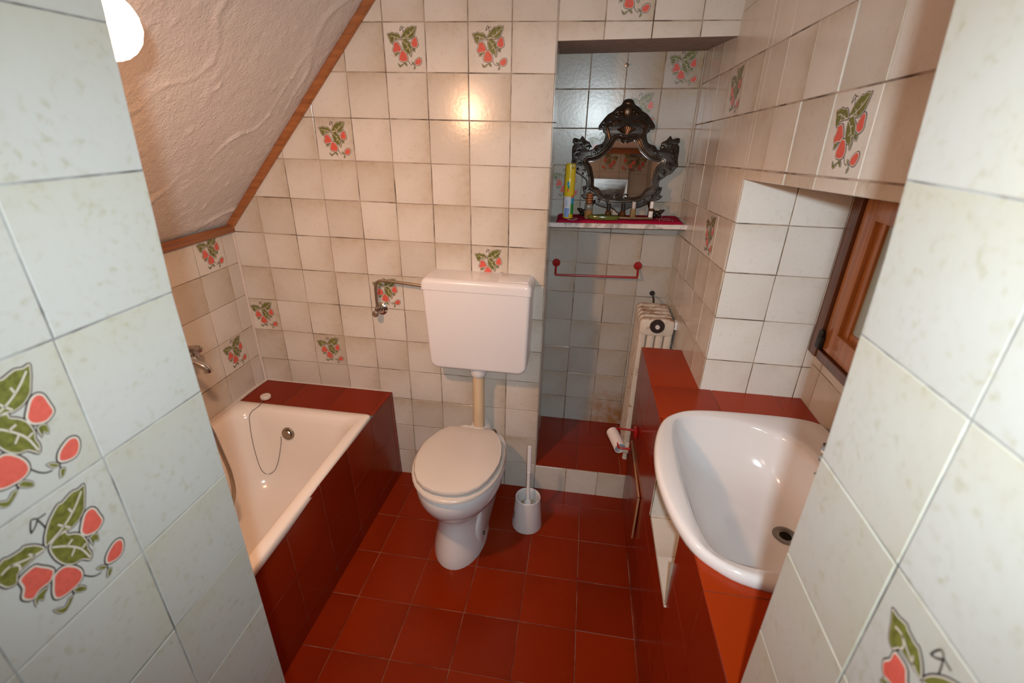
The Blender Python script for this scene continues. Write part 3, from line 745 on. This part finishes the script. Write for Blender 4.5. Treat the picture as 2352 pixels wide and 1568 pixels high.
mk('edge_strip', bm, plain('hatch_edge', (.36, .17, .08), .5), hatch, label='pale bare edge')

wb = empty('washbasin', (.63, -.82, ZT), 'white ceramic washbasin with bowed front set into the red tiled counter', 'washbasin')
YC = -.822
ho = [(.372, 0), (.376, .07), (.386, .135), (.402, .195), (.424, .244), (.458, .278), (.503, .304), (.575, .317), (.662, .321), (.75, .322), (.83, .318), (.878, .302), (.896, .27), (.898, .16), (.898, .07)]
hi = [(.436, 0), (.438, .07), (.441, .135), (.448, .19), (.460, .235), (.482, .259), (.526, .272), (.588, .274), (.651, .266), (.71, .245), (.755, .212), (.782, .165), (.797, .11), (.802, .05), (.804, .02)]
def full(h): return closed_smooth([(x, YC+d) for x, d in h]+[(x, YC-d) for x, d in reversed(h[1:])], 3)
PO, PI_ = full(ho), full(hi)
dr = (.722, -.830); nP = len(PO)
def ringd(r, z):
    out = []
    for (x, y) in PI_:
        a = math.atan2(y-dr[1], x-dr[0]); out.append(Vector((dr[0]+r*math.cos(a), dr[1]+r*math.sin(a), z)))
    return out
def lerp_ring(t, z):
    R0 = ringd(.028, z); return [Vector((x, y, z)).lerp(R0[i], t) for i, (x, y) in enumerate(PI_)]
sh = lambda P, d, z: [Vector((x, y, z)) for x, y in offset_poly(P, d)]
mixp = lambda t, z: [Vector((a[0]+(b[0]-a[0])*t, a[1]+(b[1]-a[1])*t, z)) for a, b in zip(PO, PI_)]
bm = NB()
loft(bm, [sh(PO, -.045, .806), sh(PO, -.018, .809), sh(PO, -.004, .815), sh(PO, 0, .825), sh(PO, -.001, .836), sh(PO, -.005, .843), sh(PO, -.012, .846), mixp(.45, .8445), mixp(.8, .842), mixp(.93, .838), mixp(1.0, .829),
          lerp_ring(.03, .812), lerp_ring(.10, .772), lerp_ring(.19, .735), lerp_ring(.33, .706), lerp_ring(.55, .690), lerp_ring(.80, .682), lerp_ring(1, .679)], cap0=False, cap1=False)
mk('bowl', bm, 'ceramic', wb, smooth=70)
bm = NB(); lathe(bm, (dr[0], dr[1], .676), (0, 0, 1), [(.014, -.02), (.015, .003), (.022, .006), (.031, .0055), (.032, .003)], 28, cap0=True, cap1=False); mk('drain', bm, 'drain', wb, label='worn metal drain')
bt = empty('basin_tap', (.845, YC, .844), 'small chrome tap on the back ledge of the washbasin, cut by the door reveal', 'tap')
bm = NB(); lathe(bm, (.845, YC, .8425), (0, 0, 1), [(.026, 0), (.025, .006), (.019, .010), (.019, .05), (.012, .062)], 24); tube(bm, [(.845, YC, .875), (.81, YC, .892), (.765, YC, .885), (.748, YC, .872)], .0105, 14, k=5); mk('spout', bm, 'chrome', bt)
for s_ in (1, -1):
    bm = NB(); lathe(bm, (.826, YC+s_*.112, .8425), (0, 0, 1), [(.022, 0), (.020, .006), (.012, .010), (.012, .022), (.021, .026), (.023, .034), (.021, .046), (.0, .048)], 8, cap1=False); mk('handle', bm, 'chrome', bt)

# toilet roll holder and bare roll
th = empty('toilet_roll_holder', (.421, -.19, .52), 'red metal toilet roll holder on the side of the counter', 'toilet roll holder')
bm = NB(); box(bm, (.404, -.214, .500), (.4195, -.176, .540), .005); mk('mounting_block', bm, 'redmetal', th)
bm = NB(); tube(bm, [(.408, -.192, .526), (.352, -.192, .528), (.338, -.196, .528), (.333, -.208, .527), (.337, -.300, .522), (.341, -.309, .521), (.352, -.312, .521), (.382, -.312, .521)], .0042, 12, k=4); mk('rod', bm, 'redmetal', th)
bm = NB()
ra, rb_ = Vector((.3195, -.196, .512)), Vector((.3475, -.292, .505)); axr = (rb_-ra).normalized(); ln = (rb_-ra).length
lathe(bm, ra, axr, [(.0205, 0), (.0232, 0), (.0232, ln), (.0205, ln)], 32, cap0=False, cap1=False)
lathe(bm, ra, axr, [(.0205, 0), (.0205, ln)], 32, cap0=False, cap1=False, mi=1)
mk('toilet_roll_tube', bm, ['card', 'cardin'], label='nearly empty pinkish white toilet roll hanging on the red holder', cat='toilet roll', base=tuple((ra+rb_)/2), recalc=False)

# ------------------------------------------------------------------ radiator in the recess
rd = empty('radiator', (.483, .22, .14), 'old cream cast radiator with chipped paint in the recess behind the counter', 'radiator')
XA, XB = .4115, .556; pz = .0445
for s_ in range(5):
    yc = .132+s_*pz; bm = NB()
    hw = .0185
    def blk(z0, z1, w_=hw):
        P = rrect(XA, XB, z0, z1, .022, 5)
        ks = [(.006, -w_), (.002, -w_+.003), (0, -w_+.008), (0, w_-.008), (.002, w_-.003), (.006, w_)]
        loft(bm, [[Vector((x, yc+y, z)) for x, z in offset_poly(P, -d)] for d, y in ks])
    blk(.812, .893); blk(.178, .245)
    for k in range(4):
        xc = XA+.0175+k*(XB-XA-.035)/3
        P = rrect(xc-.0165, xc+.0165, -.0165, .0165, .012, 4)
        loft(bm, [[Vector((x, yc+y*(1.0 if .25 < z < .81 else 1.06), z)) for x, y in P] for z in (.22, .26, .53, .80, .835)])
    if s_ in (0, 4):
        for xc in (XA+.02, XB-.02): lathe(bm, (xc, yc, .139), (0, 0, 1), [(.013, 0), (.011, .03), (.013, .06)], 12)
    box(bm, (XA+.002, yc-.010, .52), (XA+.03, yc+.026, .55), .004)
    mk('section', bm, 'rad', rd, smooth=40)
bm = NB(); lathe(bm, (.484, .1145, .861), (0, -1, 0), [(.031, 0), (.031, .006), (.028, .010), (.0, .010)], 30, mi=0, cap1=False); lathe(bm, (.484, .114, .861), (0, -1, 0), [(.0105, 0), (.0105, .014), (.009, .017), (0, .017)], 8, mi=1, cap1=False); mk('end_plug', bm, ['black', 'seat'], rd, label='dark round end plug with pale centre')
bm = NB(); lathe(bm, (.556, .125, .865), (1, 0, 0), [(.010, 0), (.010, .01)], 12); box(bm, (.556, .110, .850), (.5665, .145, .885), .002); mk('valve_stub', bm, 'plastic_w', rd)
bm = NB(); tube(bm, [(.492, .428, .905), (.490, .36, .905), (.489, .335, .900), (.489, .325, .882)], .0045, 8, k=3); lathe(bm, (.492, .4275, .905), (0, -1, 0), [(.013, 0), (.010, .005)], 14); mk('wall_bracket', bm, 'dark', rd, label='dark bracket to the wall')

# towel rail
tr = empty('towel_rail', (.215, .428, 1.03), 'thin red metal towel rail on the recess wall below the shelf', 'towel rail')
for x in (.021, .407):
    bm = NB(); lathe(bm, (x, .4275, 1.028+.02*x), (0, -1, 0), [(.0195, 0), (.0195, .006), (.016, .011), (0, .012)], 24, cap1=False); mk('mounting_plate', bm, 'redmetal', tr)
bm = NB(); tube(bm, [(.021, .420, 1.026), (.021, .405, 1.012), (.022, .385, .990), (.025, .374, .985), (.035, .372, .984), (.21, .372, .989), (.392, .372, .994), (.402, .374, .995), (.406, .385, 1.000), (.407, .405, 1.020), (.407, .420, 1.034)], .0052, 12, k=4); mk('bar', bm, 'redmetal', tr)

# ------------------------------------------------------------------ shelf and the things on it
SZ = lambda x: 1.2515+.031*x           # top of the shelf, rising slightly to the right
bm = NB()
loft(bm, [[Vector((x, y, SZ(x)+z)) for y, z in ((.243, -.018), (.243, -.003), (.246, 0), (.427, 0), (.427, -.020), (.25, -.020))] for x in (-.016, .1, .3, .5, .5665)])
mk('wall_shelf', bm, 'marble', label='narrow pale veined shelf board spanning the tiled recess', cat='shelf', base=(.28, .33, 1.24), smooth=30)
bm = NB()
TH = .0115; nx, ny = 56, 18; top = []; bot = []
for i in range(nx+1):
    x = .018+.532*i/nx; r1, r2 = [], []
    for j in range(ny+1):
        yf = .2495+.0025*math.sin(i*.5)+.002*math.sin(i*.21+1); yb = .405
        y = yf+(yb-yf)*j/ny
        e = min(1, (j+.0)/1.6, i/1.5, (nx-i)/1.5)
        z = SZ(x)+.0012+(TH-.002)*max(.05, math.sqrt(e))+noise.noise(Vector((x*18, y*14, 0)))*.0016*e
        if i < 4 and j > 8: z += .012*math.sin(PI*(j-8)/10)*(1-i/4)
        r1.append(bm.verts.new((x, y, z))); r2.append(bm.verts.new((x, y, SZ(x)+.0006)))
    top.append(r1); bot.append(r2)
for i in range(nx):
    for j in range(ny):
        bm.faces.new((top[i][j], top[i+1][j], top[i+1][j+1], top[i][j+1])); bm.faces.new((bot[i][j], bot[i][j+1], bot[i+1][j+1], bot[i+1][j]))
for i in range(nx):
    bm.faces.new((bot[i][0], bot[i+1][0], top[i+1][0], top[i][0])); bm.faces.new((top[i][ny], top[i+1][ny], bot[i+1][ny], bot[i][ny]))
for j in range(ny):
    bm.faces.new((top[0][j], top[0][j+1], bot[0][j+1], bot[0][j])); bm.faces.new((bot[nx][j], bot[nx][j+1], top[nx][j+1], top[nx][j]))
tw = mk('towel', bm, 'cloth', label='folded crimson cloth with pale printed marks spread on the shelf', cat='towel', base=(.28, .33, 1.255), smooth=60)
TZ = lambda x: SZ(x)+TH+.001
bm = NB()
def cl3(x0, y0): return lambda u, v, h: Vector((x0+u, y0+v, TZ(x0+u)+.0012+h-.0035*max(0, (.268-(y0+v))/.014)))
ring = [Vector((.022*math.cos(a), .020*math.sin(a), 0)) for a in [2*PI*k/28 for k in range(29)]]
ribbon(bm, cl3(.085, .278), ring, .003, 0, 0)
ribbon(bm, cl3(.085, .278), [Vector((-.018, .004, 0)), Vector((.018, .004, 0))], .0025, 0, 0)
mk('printed_ring', bm, 'print', tw, recalc=False, label='pale printed round emblem')
bm = NB()
for pts in ([(-.028, -.016), (-.024, .012), (.026, .012), (.030, -.016)], [(-.040, .022), (.022, .030)], [(-.036, .034), (.02, .042)], [(-.010, .055), (-.004, .095)], [(-.012, -.012), (-.004, .004), (.004, -.012)], [(.010, -.012), (.012, .004), (.020, -.010)]):
    ribbon(bm, cl3(.478, .276), [Vector((a, b, 0)) for a, b in pts], .0016, 0, 0)
mk('printed_block', bm, 'print', tw, recalc=False, label='pale printed line drawing')

# ornate mirror
mr = empty('table_mirror', (.292, .375, TZ(.29)), 'ornate dark bronze baroque mirror leaning on the recess wall above the shelf', 'mirror')
MS = .000388; Mo = Vector((.2905, .343, TZ(.29)-.001)); lean = math.radians(10.3); roll_ = .024
MU = Vector((math.cos(roll_), 0, math.sin(roll_))); MV = Vector((-math.sin(roll_), math.sin(lean), math.cos(lean))).normalized(); MV = (MV-MU*MV.dot(MU)).normalized(); MN = MU.cross(MV)
def mp(dx, py, n=0): return Mo+MU*(dx*MS)+MV*((1392-py)*MS)+MN*n
OUT = [(0,176),(45,190),(67,232),(118,262),(155,300),(197,322),(230,355),(258,390),(293,440),(285,467),(250,462),(243,490),(214,512),(216,560),(237,612),(273,632),(315,645),(342,680),(388,690),(422,672),(425,642),(389,630),(392,606),(436,586),(468,546),(490,580),(520,572),(559,566),(565,602),(543,616),(566,652),(567,722),(562,782),(573,842),(545,872),(528,902),(500,922),(472,932),(443,957),(405,982),(392,1002),(390,1062),(428,1072),(417,1112),(411,1152),(437,1162),(404,1192),(364,1202),(352,1240),(300,1238),(232,1268),(163,1287),(113,1282),(65,1302),(38,1332)]
INN = [(95,575),(140,640),(175,690),(260,760),(330,790),(395,803),(360,850),(335,920),(318,1000),(312,1065),(260,1090),(225,1140),(190,1165),(130,1180),(60,1185)]
def sym(h, top, bot): return ([top] if top else [])+h+([bot] if bot else [])+[(-x, y) for x, y in reversed(h) if x > .5]
def sheet(outer, inner, th, bev, name, mat, parent, n0=0, label=None):
    cu = bpy.data.curves.new('tmp', 'CURVE'); cu.dimensions = '2D'; cu.fill_mode = 'BOTH'; cu.extrude = th/2; cu.bevel_depth = bev; cu.bevel_resolution = 2
    for pts in (outer, inner):
        if not pts: continue
        sp = cu.splines.new('POLY'); sp.points.add(len(pts)-1); sp.use_cyclic_u = True
        for p, (x, y) in zip(sp.points, pts): p.co = (x*MS, (1392-y)*MS, 0, 1)
    ob = bpy.data.objects.new('tmp', cu); COL.objects.link(ob)
    me = bpy.data.meshes.new_from_object(ob.evaluated_get(bpy.context.evaluated_depsgraph_get()))
    bm = NB(); bm.from_mesh(me); bpy.data.objects.remove(ob); bpy.data.curves.remove(cu); bpy.data.meshes.remove(me)
    for v in bm.verts: v.co = Mo+MU*v.co.x+MV*v.co.y+MN*(v.co.z+n0+th/2+bev)
    bmesh.ops.remove_doubles(bm, verts=bm.verts, dist=1e-5)
    return mk(name, bm, mat, parent, label=label, smooth=40)
OF = sym(OUT, None, (0, 1352)); OF = OUT+[(0, 1352)]+[(-x, y) for x, y in reversed(OUT[1:])]
IF = [(0, 590)]+INN+[(0, 1188)]+[(-x, y) for x, y in reversed(INN)]
OFs = closed_smooth(OF, 2); IFs = closed_smooth(IF, 4)
frame = sheet(OFs, IFs, .010, .0025, 'frame', 'bronze', mr)
sheet(offset_poly(IFs, 22), None, .004, 0, 'glass', 'mirror', mr, .0025, label='silvered mirror glass')
# raised mouldings, scrolls, crest and feet
bm = NB()
def inner_off(d): return [mp(x, y, .014) for x, y in offset_poly(IFs, d)]
for d, r_ in ((9, .0032), (26, .0042), (48, .003)):
    P = inner_off(d); tube(bm, P+[P[0]], r_, 6, caps=False)
for f in bm.faces: f.material_index = 1
def scroll(cx, cy, r, dirn, n=.014, rr=.003, turns=1.5):
    pts = [mp(cx+math.cos(a*dirn)*r*(1-a/(turns*2*PI)*.8), cy+math.sin(a*dirn)*r*(1-a/(turns*2*PI)*.8), n) for a in [turns*2*PI*k/22 for k in range(23)]]
    tube(bm, pts, rr, 6)
for s_ in (1, -1):
    for cx, cy, r in ((52, 1170, 42), (175, 430, 40), (250, 430, 26), (400, 655, 34), (480, 640, 40), (520, 740, 38), (480, 830, 42), (430, 900, 34), (330, 720, 40), (360, 1110, 40), (330, 1170, 34), (250, 1215, 34), (160, 1235, 30), (110, 330, 34), (60, 560, 30), (505, 690, 24), (380, 960, 26)):
        scroll(s_*cx, cy, r, s_)
    for cx, cy, r in ((440, 610, 13), (530, 590, 14), (545, 700, 13), (540, 800, 13), (500, 880, 12), (440, 930, 12), (400, 1090, 12), (290, 1225, 14), (230, 380, 11), (150, 320, 11), (270, 450, 10), (200, 355, 10), (100, 280, 11), (310, 680, 15), (250, 650, 13), (40, 585, 14), (20, 600, 10)):
        ball(bm, mp(s_*cx, cy, .013), r*MS*1.25, u=8, v=6)
bm.transform(Matrix.Translation(-ROOT[mr.name])); bm.from_mesh(frame.data); frame.data.materials.append(M['bronze2'])
bm.to_mesh(frame.data); bm.free(); frame.data.shade_smooth(); frame.data.set_sharp_from_angle(angle=math.radians(40))
bm = NB()
ball(bm, mp(0, 300, .014), .019, scale=(1.0, .5, 1.5), u=14, v=10); ball(bm, mp(0, 215, .013), .014, scale=(1.2, .6, .9))
for k in range(-4, 5):
    tube(bm, [mp(k*6, 520, .014), mp(k*22, 440+abs(k)*9, .018)], [.002, .0045], 6); ball(bm, mp(k*22, 440+abs(k)*9, .017), .005, u=8, v=6)
for k in range(-3, 4): ball(bm, mp(k*32, 250+abs(k)*24, .012), .009, u=10, v=7)
for s_ in (1, -1): tube(bm, [mp(s_*60, 400, .013), mp(s_*120, 390, .016), mp(s_*200, 440, .016), mp(s_*190, 500, .016), mp(s_*170, 570, .015)], .0055, 8, k=4)
mk('crest', bm, 'bronze2', frame)
for s_ in (1, -1):
    bm = NB()
    tube(bm, [mp(s_*330, 1200, .006), mp(s_*322, 1250, .012), mp(s_*345, 1310, .022), mp(s_*385, 1352, .028)], [.009, .010], 8, k=4)
    for a, b, r in ((400, 1345, 34), (440, 1325, 24), (375, 1368, 26), (425, 1366, 26), (468, 1312, 13)): ball(bm, mp(s_*a, b, .022), r*MS, u=10, v=8)
    mk('foot', bm, 'bronze', mr, smooth=60)
# rear strut so the frame stands
bm = NB(); tube(bm, [mp(0, 700, -.002), mp(0, 1372, -.045)], .004, 8); mk('rear_strut', bm, 'bronze', mr)

# toiletries
def item(name, x, y, label, cat, group=None): return empty(name, (x, y, TZ(x)), label, cat, group)
cx, cy = .064, .303
ca = item('aerosol_can', cx, cy, 'tall yellow spray can at the left end of the shelf', 'spray can'); cz = TZ(cx)
bm = NB(); lathe(bm, (cx, cy, cz), (0, 0, 1), [(.0205, 0), (.0225, .003), (.0225, .160), (.0215, .166)], 36); can = mk('can_body', bm, 'yellow', ca)
bm = NB(); lathe(bm, (cx, cy, cz+.165), (0, 0, 1), [(.0222, 0), (.0222, .040), (.0212, .055), (.017, .060), (0, .060)], 36, cap1=False); mk('cap', bm, 'yellow', ca)
bm = NB(); box(bm, (cx+.004, cy-.024, cz+.205), (cx+.018, cy-.008, cz+.2245), .002); mk('nozzle_notch', bm, plain('shaded_yellow', (.40, .26, .01), .4), ca)
def wrap(bm, a0, a1, z0, z1, mi, r=.0228, n=8):
    for k in range(n):
        t0, t1 = a0+(a1-a0)*k/n, a0+(a1-a0)*(k+1)/n
        quad(bm, [Vector((cx+r*math.sin(t), cy-r*math.cos(t), cz+z)) for t, z in ((t0, z0), (t1, z0), (t1, z1), (t0, z1))], mi)
bm = NB()
wrap(bm, -1.05, .45, .022, .092, 0); wrap(bm, -.75, .25, .006, .044, 1, .0230); wrap(bm, .45, 1.3, .088, .097, 2); wrap(bm, .5, 1.3, .062, .088, 3); wrap(bm, .5, 1.3, .018, .062, 4); wrap(bm, -1.2, -.9, .045, .060, 2, .0231)
wrap(bm, -.45, .0, .135, .153, 3, .0229); wrap(bm, -.30, .1, .125, .136, 4, .0230); wrap(bm, -.42, -.02, .112, .125, 2, .0229)
for k in range(4): wrap(bm, -.55, -.05-.08*(k % 2), .055+k*.006, .057+k*.006, 1, .0231)
mk('label', bm, ['labelw', 'labelb', 'labelo', 'labelc', 'labelg'], can, recalc=False, label='pale label with blue block and green, cyan, orange print')
x, y = .153, .303
pb = item('perfume_bottle', x, y, 'round perfume bottle with ribbed copper cap and amber liquid', 'bottle'); z = TZ(x)
bm = NB(); lathe(bm, (x, y, z), (0, 0, 1), [(.0165, 0), (.0175, .002), (.0175, .058), (.016, .061), (.012, .062)], 32); gb = mk('glass', bm, 'clear', pb)
bm = NB(); lathe(bm, (x, y, z+.0025), (0, 0, 1), [(.0178, 0), (.0178, .031)], 32); mk('liquid', bm, 'perfume', gb)
bm = NB(); lathe(bm, (x, y, z+.060), (0, 0, 1), [(.0135, 0)]+[(.0135+.0022*math.sin(PI*t/4), .002+.0105*(k+t/4)) for k in range(4) for t in range(5)]+[(.0115, .046), (0, .047)], 32, cap1=False); mk('cap', bm, 'goldcap', pb, smooth=25)
for x, lab in ((.238, 'dark amber mini bottle with black cap, left of the two dark ones'), (.299, 'dark amber mini bottle with black cap, right of the two dark ones')):
    y = .305; z = TZ(x)
    o = item('small_bottle', x, y, lab, 'bottle', 'dark mini bottles')
    bm = NB(); lathe(bm, (x, y, z), (0, 0, 1), [(.0125, 0), (.0135, .002), (.0135, .022), (.011, .030), (.007, .034)], 24); mk('glass', bm, 'amber', o)
    bm = NB(); lathe(bm, (x, y, z+.033), (0, 0, 1), [(.0085, 0), (.0085, .028), (.007, .030), (0, .030)], 20, cap1=False); mk('cap', bm, 'blackcap', o)
x, y = .343, .305; z = TZ(x)
o = item('small_bottle', x, y, 'pale clear mini bottle with a grey cap and a little oil', 'bottle')
bm = NB(); lathe(bm, (x, y, z), (0, 0, 1), [(.0115, 0), (.0122, .002), (.0115, .034), (.0105, .040), (.006, .044)], 24); mk('glass', bm, 'palegold', o)
bm = NB(); lathe(bm, (x, y, z+.043), (0, 0, 1), [(.0085, 0), (.0085, .026), (.0075, .028), (0, .028)], 20, cap1=False); mk('cap', bm, 'greycap', o)
x, y = .4165, .303; z = TZ(x)
o = item('small_bottle', x, y, 'brown mini bottle with a white label and pale cap', 'bottle')
bm = NB(); lathe(bm, (x, y, z), (0, 0, 1), [(.0105, 0), (.0115, .002), (.0115, .036), (.010, .042), (.006, .046)], 24); g_ = mk('glass', bm, 'amber', o)
bm = NB()
for k in range(8):
    t0, t1 = -.95+k*.2, -.95+(k+1)*.2
    quad(bm, [Vector((x+.0118*math.sin(t), y-.0118*math.cos(t), z+h_)) for t, h_ in ((t0, .003), (t1, .003), (t1, .034), (t0, .034))])
mk('label', bm, 'labelt', g_, recalc=False, label='white paper label')
bm = NB(); lathe(bm, (x, y, z+.045), (0, 0, 1), [(.0078, 0), (.0078, .026), (.0068, .028), (0, .028)], 20, cap1=False); mk('cap', bm, 'labelt', o)
hm = empty('hand_mirror', (.222, .286, TZ(.22)), 'green plastic hand mirror lying face down on the crimson cloth', 'hand mirror')
bm = NB()
loft(bm, [[Vector((.218+math.cos(a)*.069*k_, .281+math.sin(a)*.027*k_*1.0, TZ(.218)+.001+h_*1.4)) for a in [2*PI*i/40 for i in range(40)]] for k_, h_ in ((.94, 0), (1, .003), (1, .008), (.95, .011), (.7, .0125), (.3, .013))])
mk('back', bm, 'olive', hm, smooth=50)
bm = NB(); tube(bm, [(.28, .281, TZ(.28)+.007), (.33, .283, TZ(.33)+.006), (.39, .287, TZ(.39)+.0055), (.424, .288, TZ(.42)+.005)], [.0055, .004], 10, k=3); mk('handle', bm, 'olive2', hm)
bm = NB(); lathe(bm, (.258, .4275, 1.862), (0, -1, 0), [(.009, 0), (.008, .003), (.004, .004), (.004, .016), (.0, .017)], 14, cap1=False); tube(bm, [(.258, .414, 1.861), (.258, .402, 1.858), (.258, .398, 1.868)], .0025, 8, k=3)
mk('wall_hook', bm, 'dullchrome', label='small metal hook in the recess wall above the ornate mirror', cat='hook', base=(.258, .428, 1.862))

# ------------------------------------------------------------------ lamp by the doorway
LPOS = Vector((-.563, -1.138, 1.757))
wl = empty('wall_lamp', (-.563, -1.322, 1.757), 'glowing globe lamp on the wall beside the doorway, half hidden by the reveal', 'lamp')
bm = NB(); lathe(bm, (-.563, -1.3215, 1.757), (0, 1, 0), [(.05, 0), (.05, .012), (.042, .02), (.02, .03), (.018, .11), (.030, .13), (.030, .142)], 28); mk('lamp_base', bm, 'cistern', wl)
bm = NB(); ball(bm, LPOS, .0455, u=40, v=26)
for v in bm.verts:
    d = v.co-LPOS; a = math.atan2(d.z, d.x); v.co = LPOS+d*(1+.012*math.sin(a*26)*math.sin(d.y*260))
mk('lamp_globe', bm, 'glow', wl, label='lit white globe', smooth=60)

# ------------------------------------------------------------------ lights, camera
fl = bpy.data.lights.new('flash', 'SPOT'); fl.energy = 64; fl.color = (.82, .95, 1.0); fl.spot_size = math.radians(112); fl.spot_blend = 1; fl.shadow_soft_size = .018
fo = bpy.data.objects.new('flash', fl); COL.objects.link(fo); fo.location = (.163, -1.93, 1.705)
fo.rotation_euler = (1.20, -.02, .12); fo.scale = (1.32, 1, 1)
bl = bpy.data.lights.new('reflector_bulb', 'SPOT'); bl.energy = 31; bl.color = (1, .52, .27); bl.spot_size = math.radians(180); bl.spot_blend = 1; bl.shadow_soft_size = .036
bo_ = bpy.data.objects.new('reflector_bulb', bl); COL.objects.link(bo_); bd = Vector((.12, .52, -.80)).normalized()
bo_.location = LPOS+bd*.09; bo_.rotation_euler = bd.to_track_quat('-Z', 'Y').to_euler()
hl = bpy.data.lights.new('hall_light', 'POINT'); hl.energy = 3.5; hl.color = (1, .85, .75); hl.shadow_soft_size = .12
ho_ = bpy.data.objects.new('hall_light', hl); COL.objects.link(ho_); ho_.location = (-.6, -2.75, 1.95)
w = bpy.data.worlds.new('World'); sc.world = w; w.use_nodes = True
w.node_tree.nodes['Background'].inputs[0].default_value = (.75, .85, 1, 1); w.node_tree.nodes['Background'].inputs[1].default_value = .05
cam = bpy.data.cameras.new('camera'); co = bpy.data.objects.new('camera', cam); COL.objects.link(co)
cam.sensor_width = 36; cam.lens = 36*1095.343/2352; cam.clip_start = .02
co.location = (.1366, -1.846, 1.6424); co.rotation_euler = (1.14, -.0207, .1513)
cam.dof.use_dof = True; cam.dof.focus_distance = 1.9; cam.dof.aperture_fstop = 4.5
sc.camera = co
sc.view_settings.view_transform = 'Standard'; sc.view_settings.look = 'None'; sc.view_settings.exposure = 0; sc.view_settings.gamma = 1.06
sc.cycles.max_bounces = 10; sc.cycles.sample_clamp_indirect = 6; sc.cycles.use_denoising = True
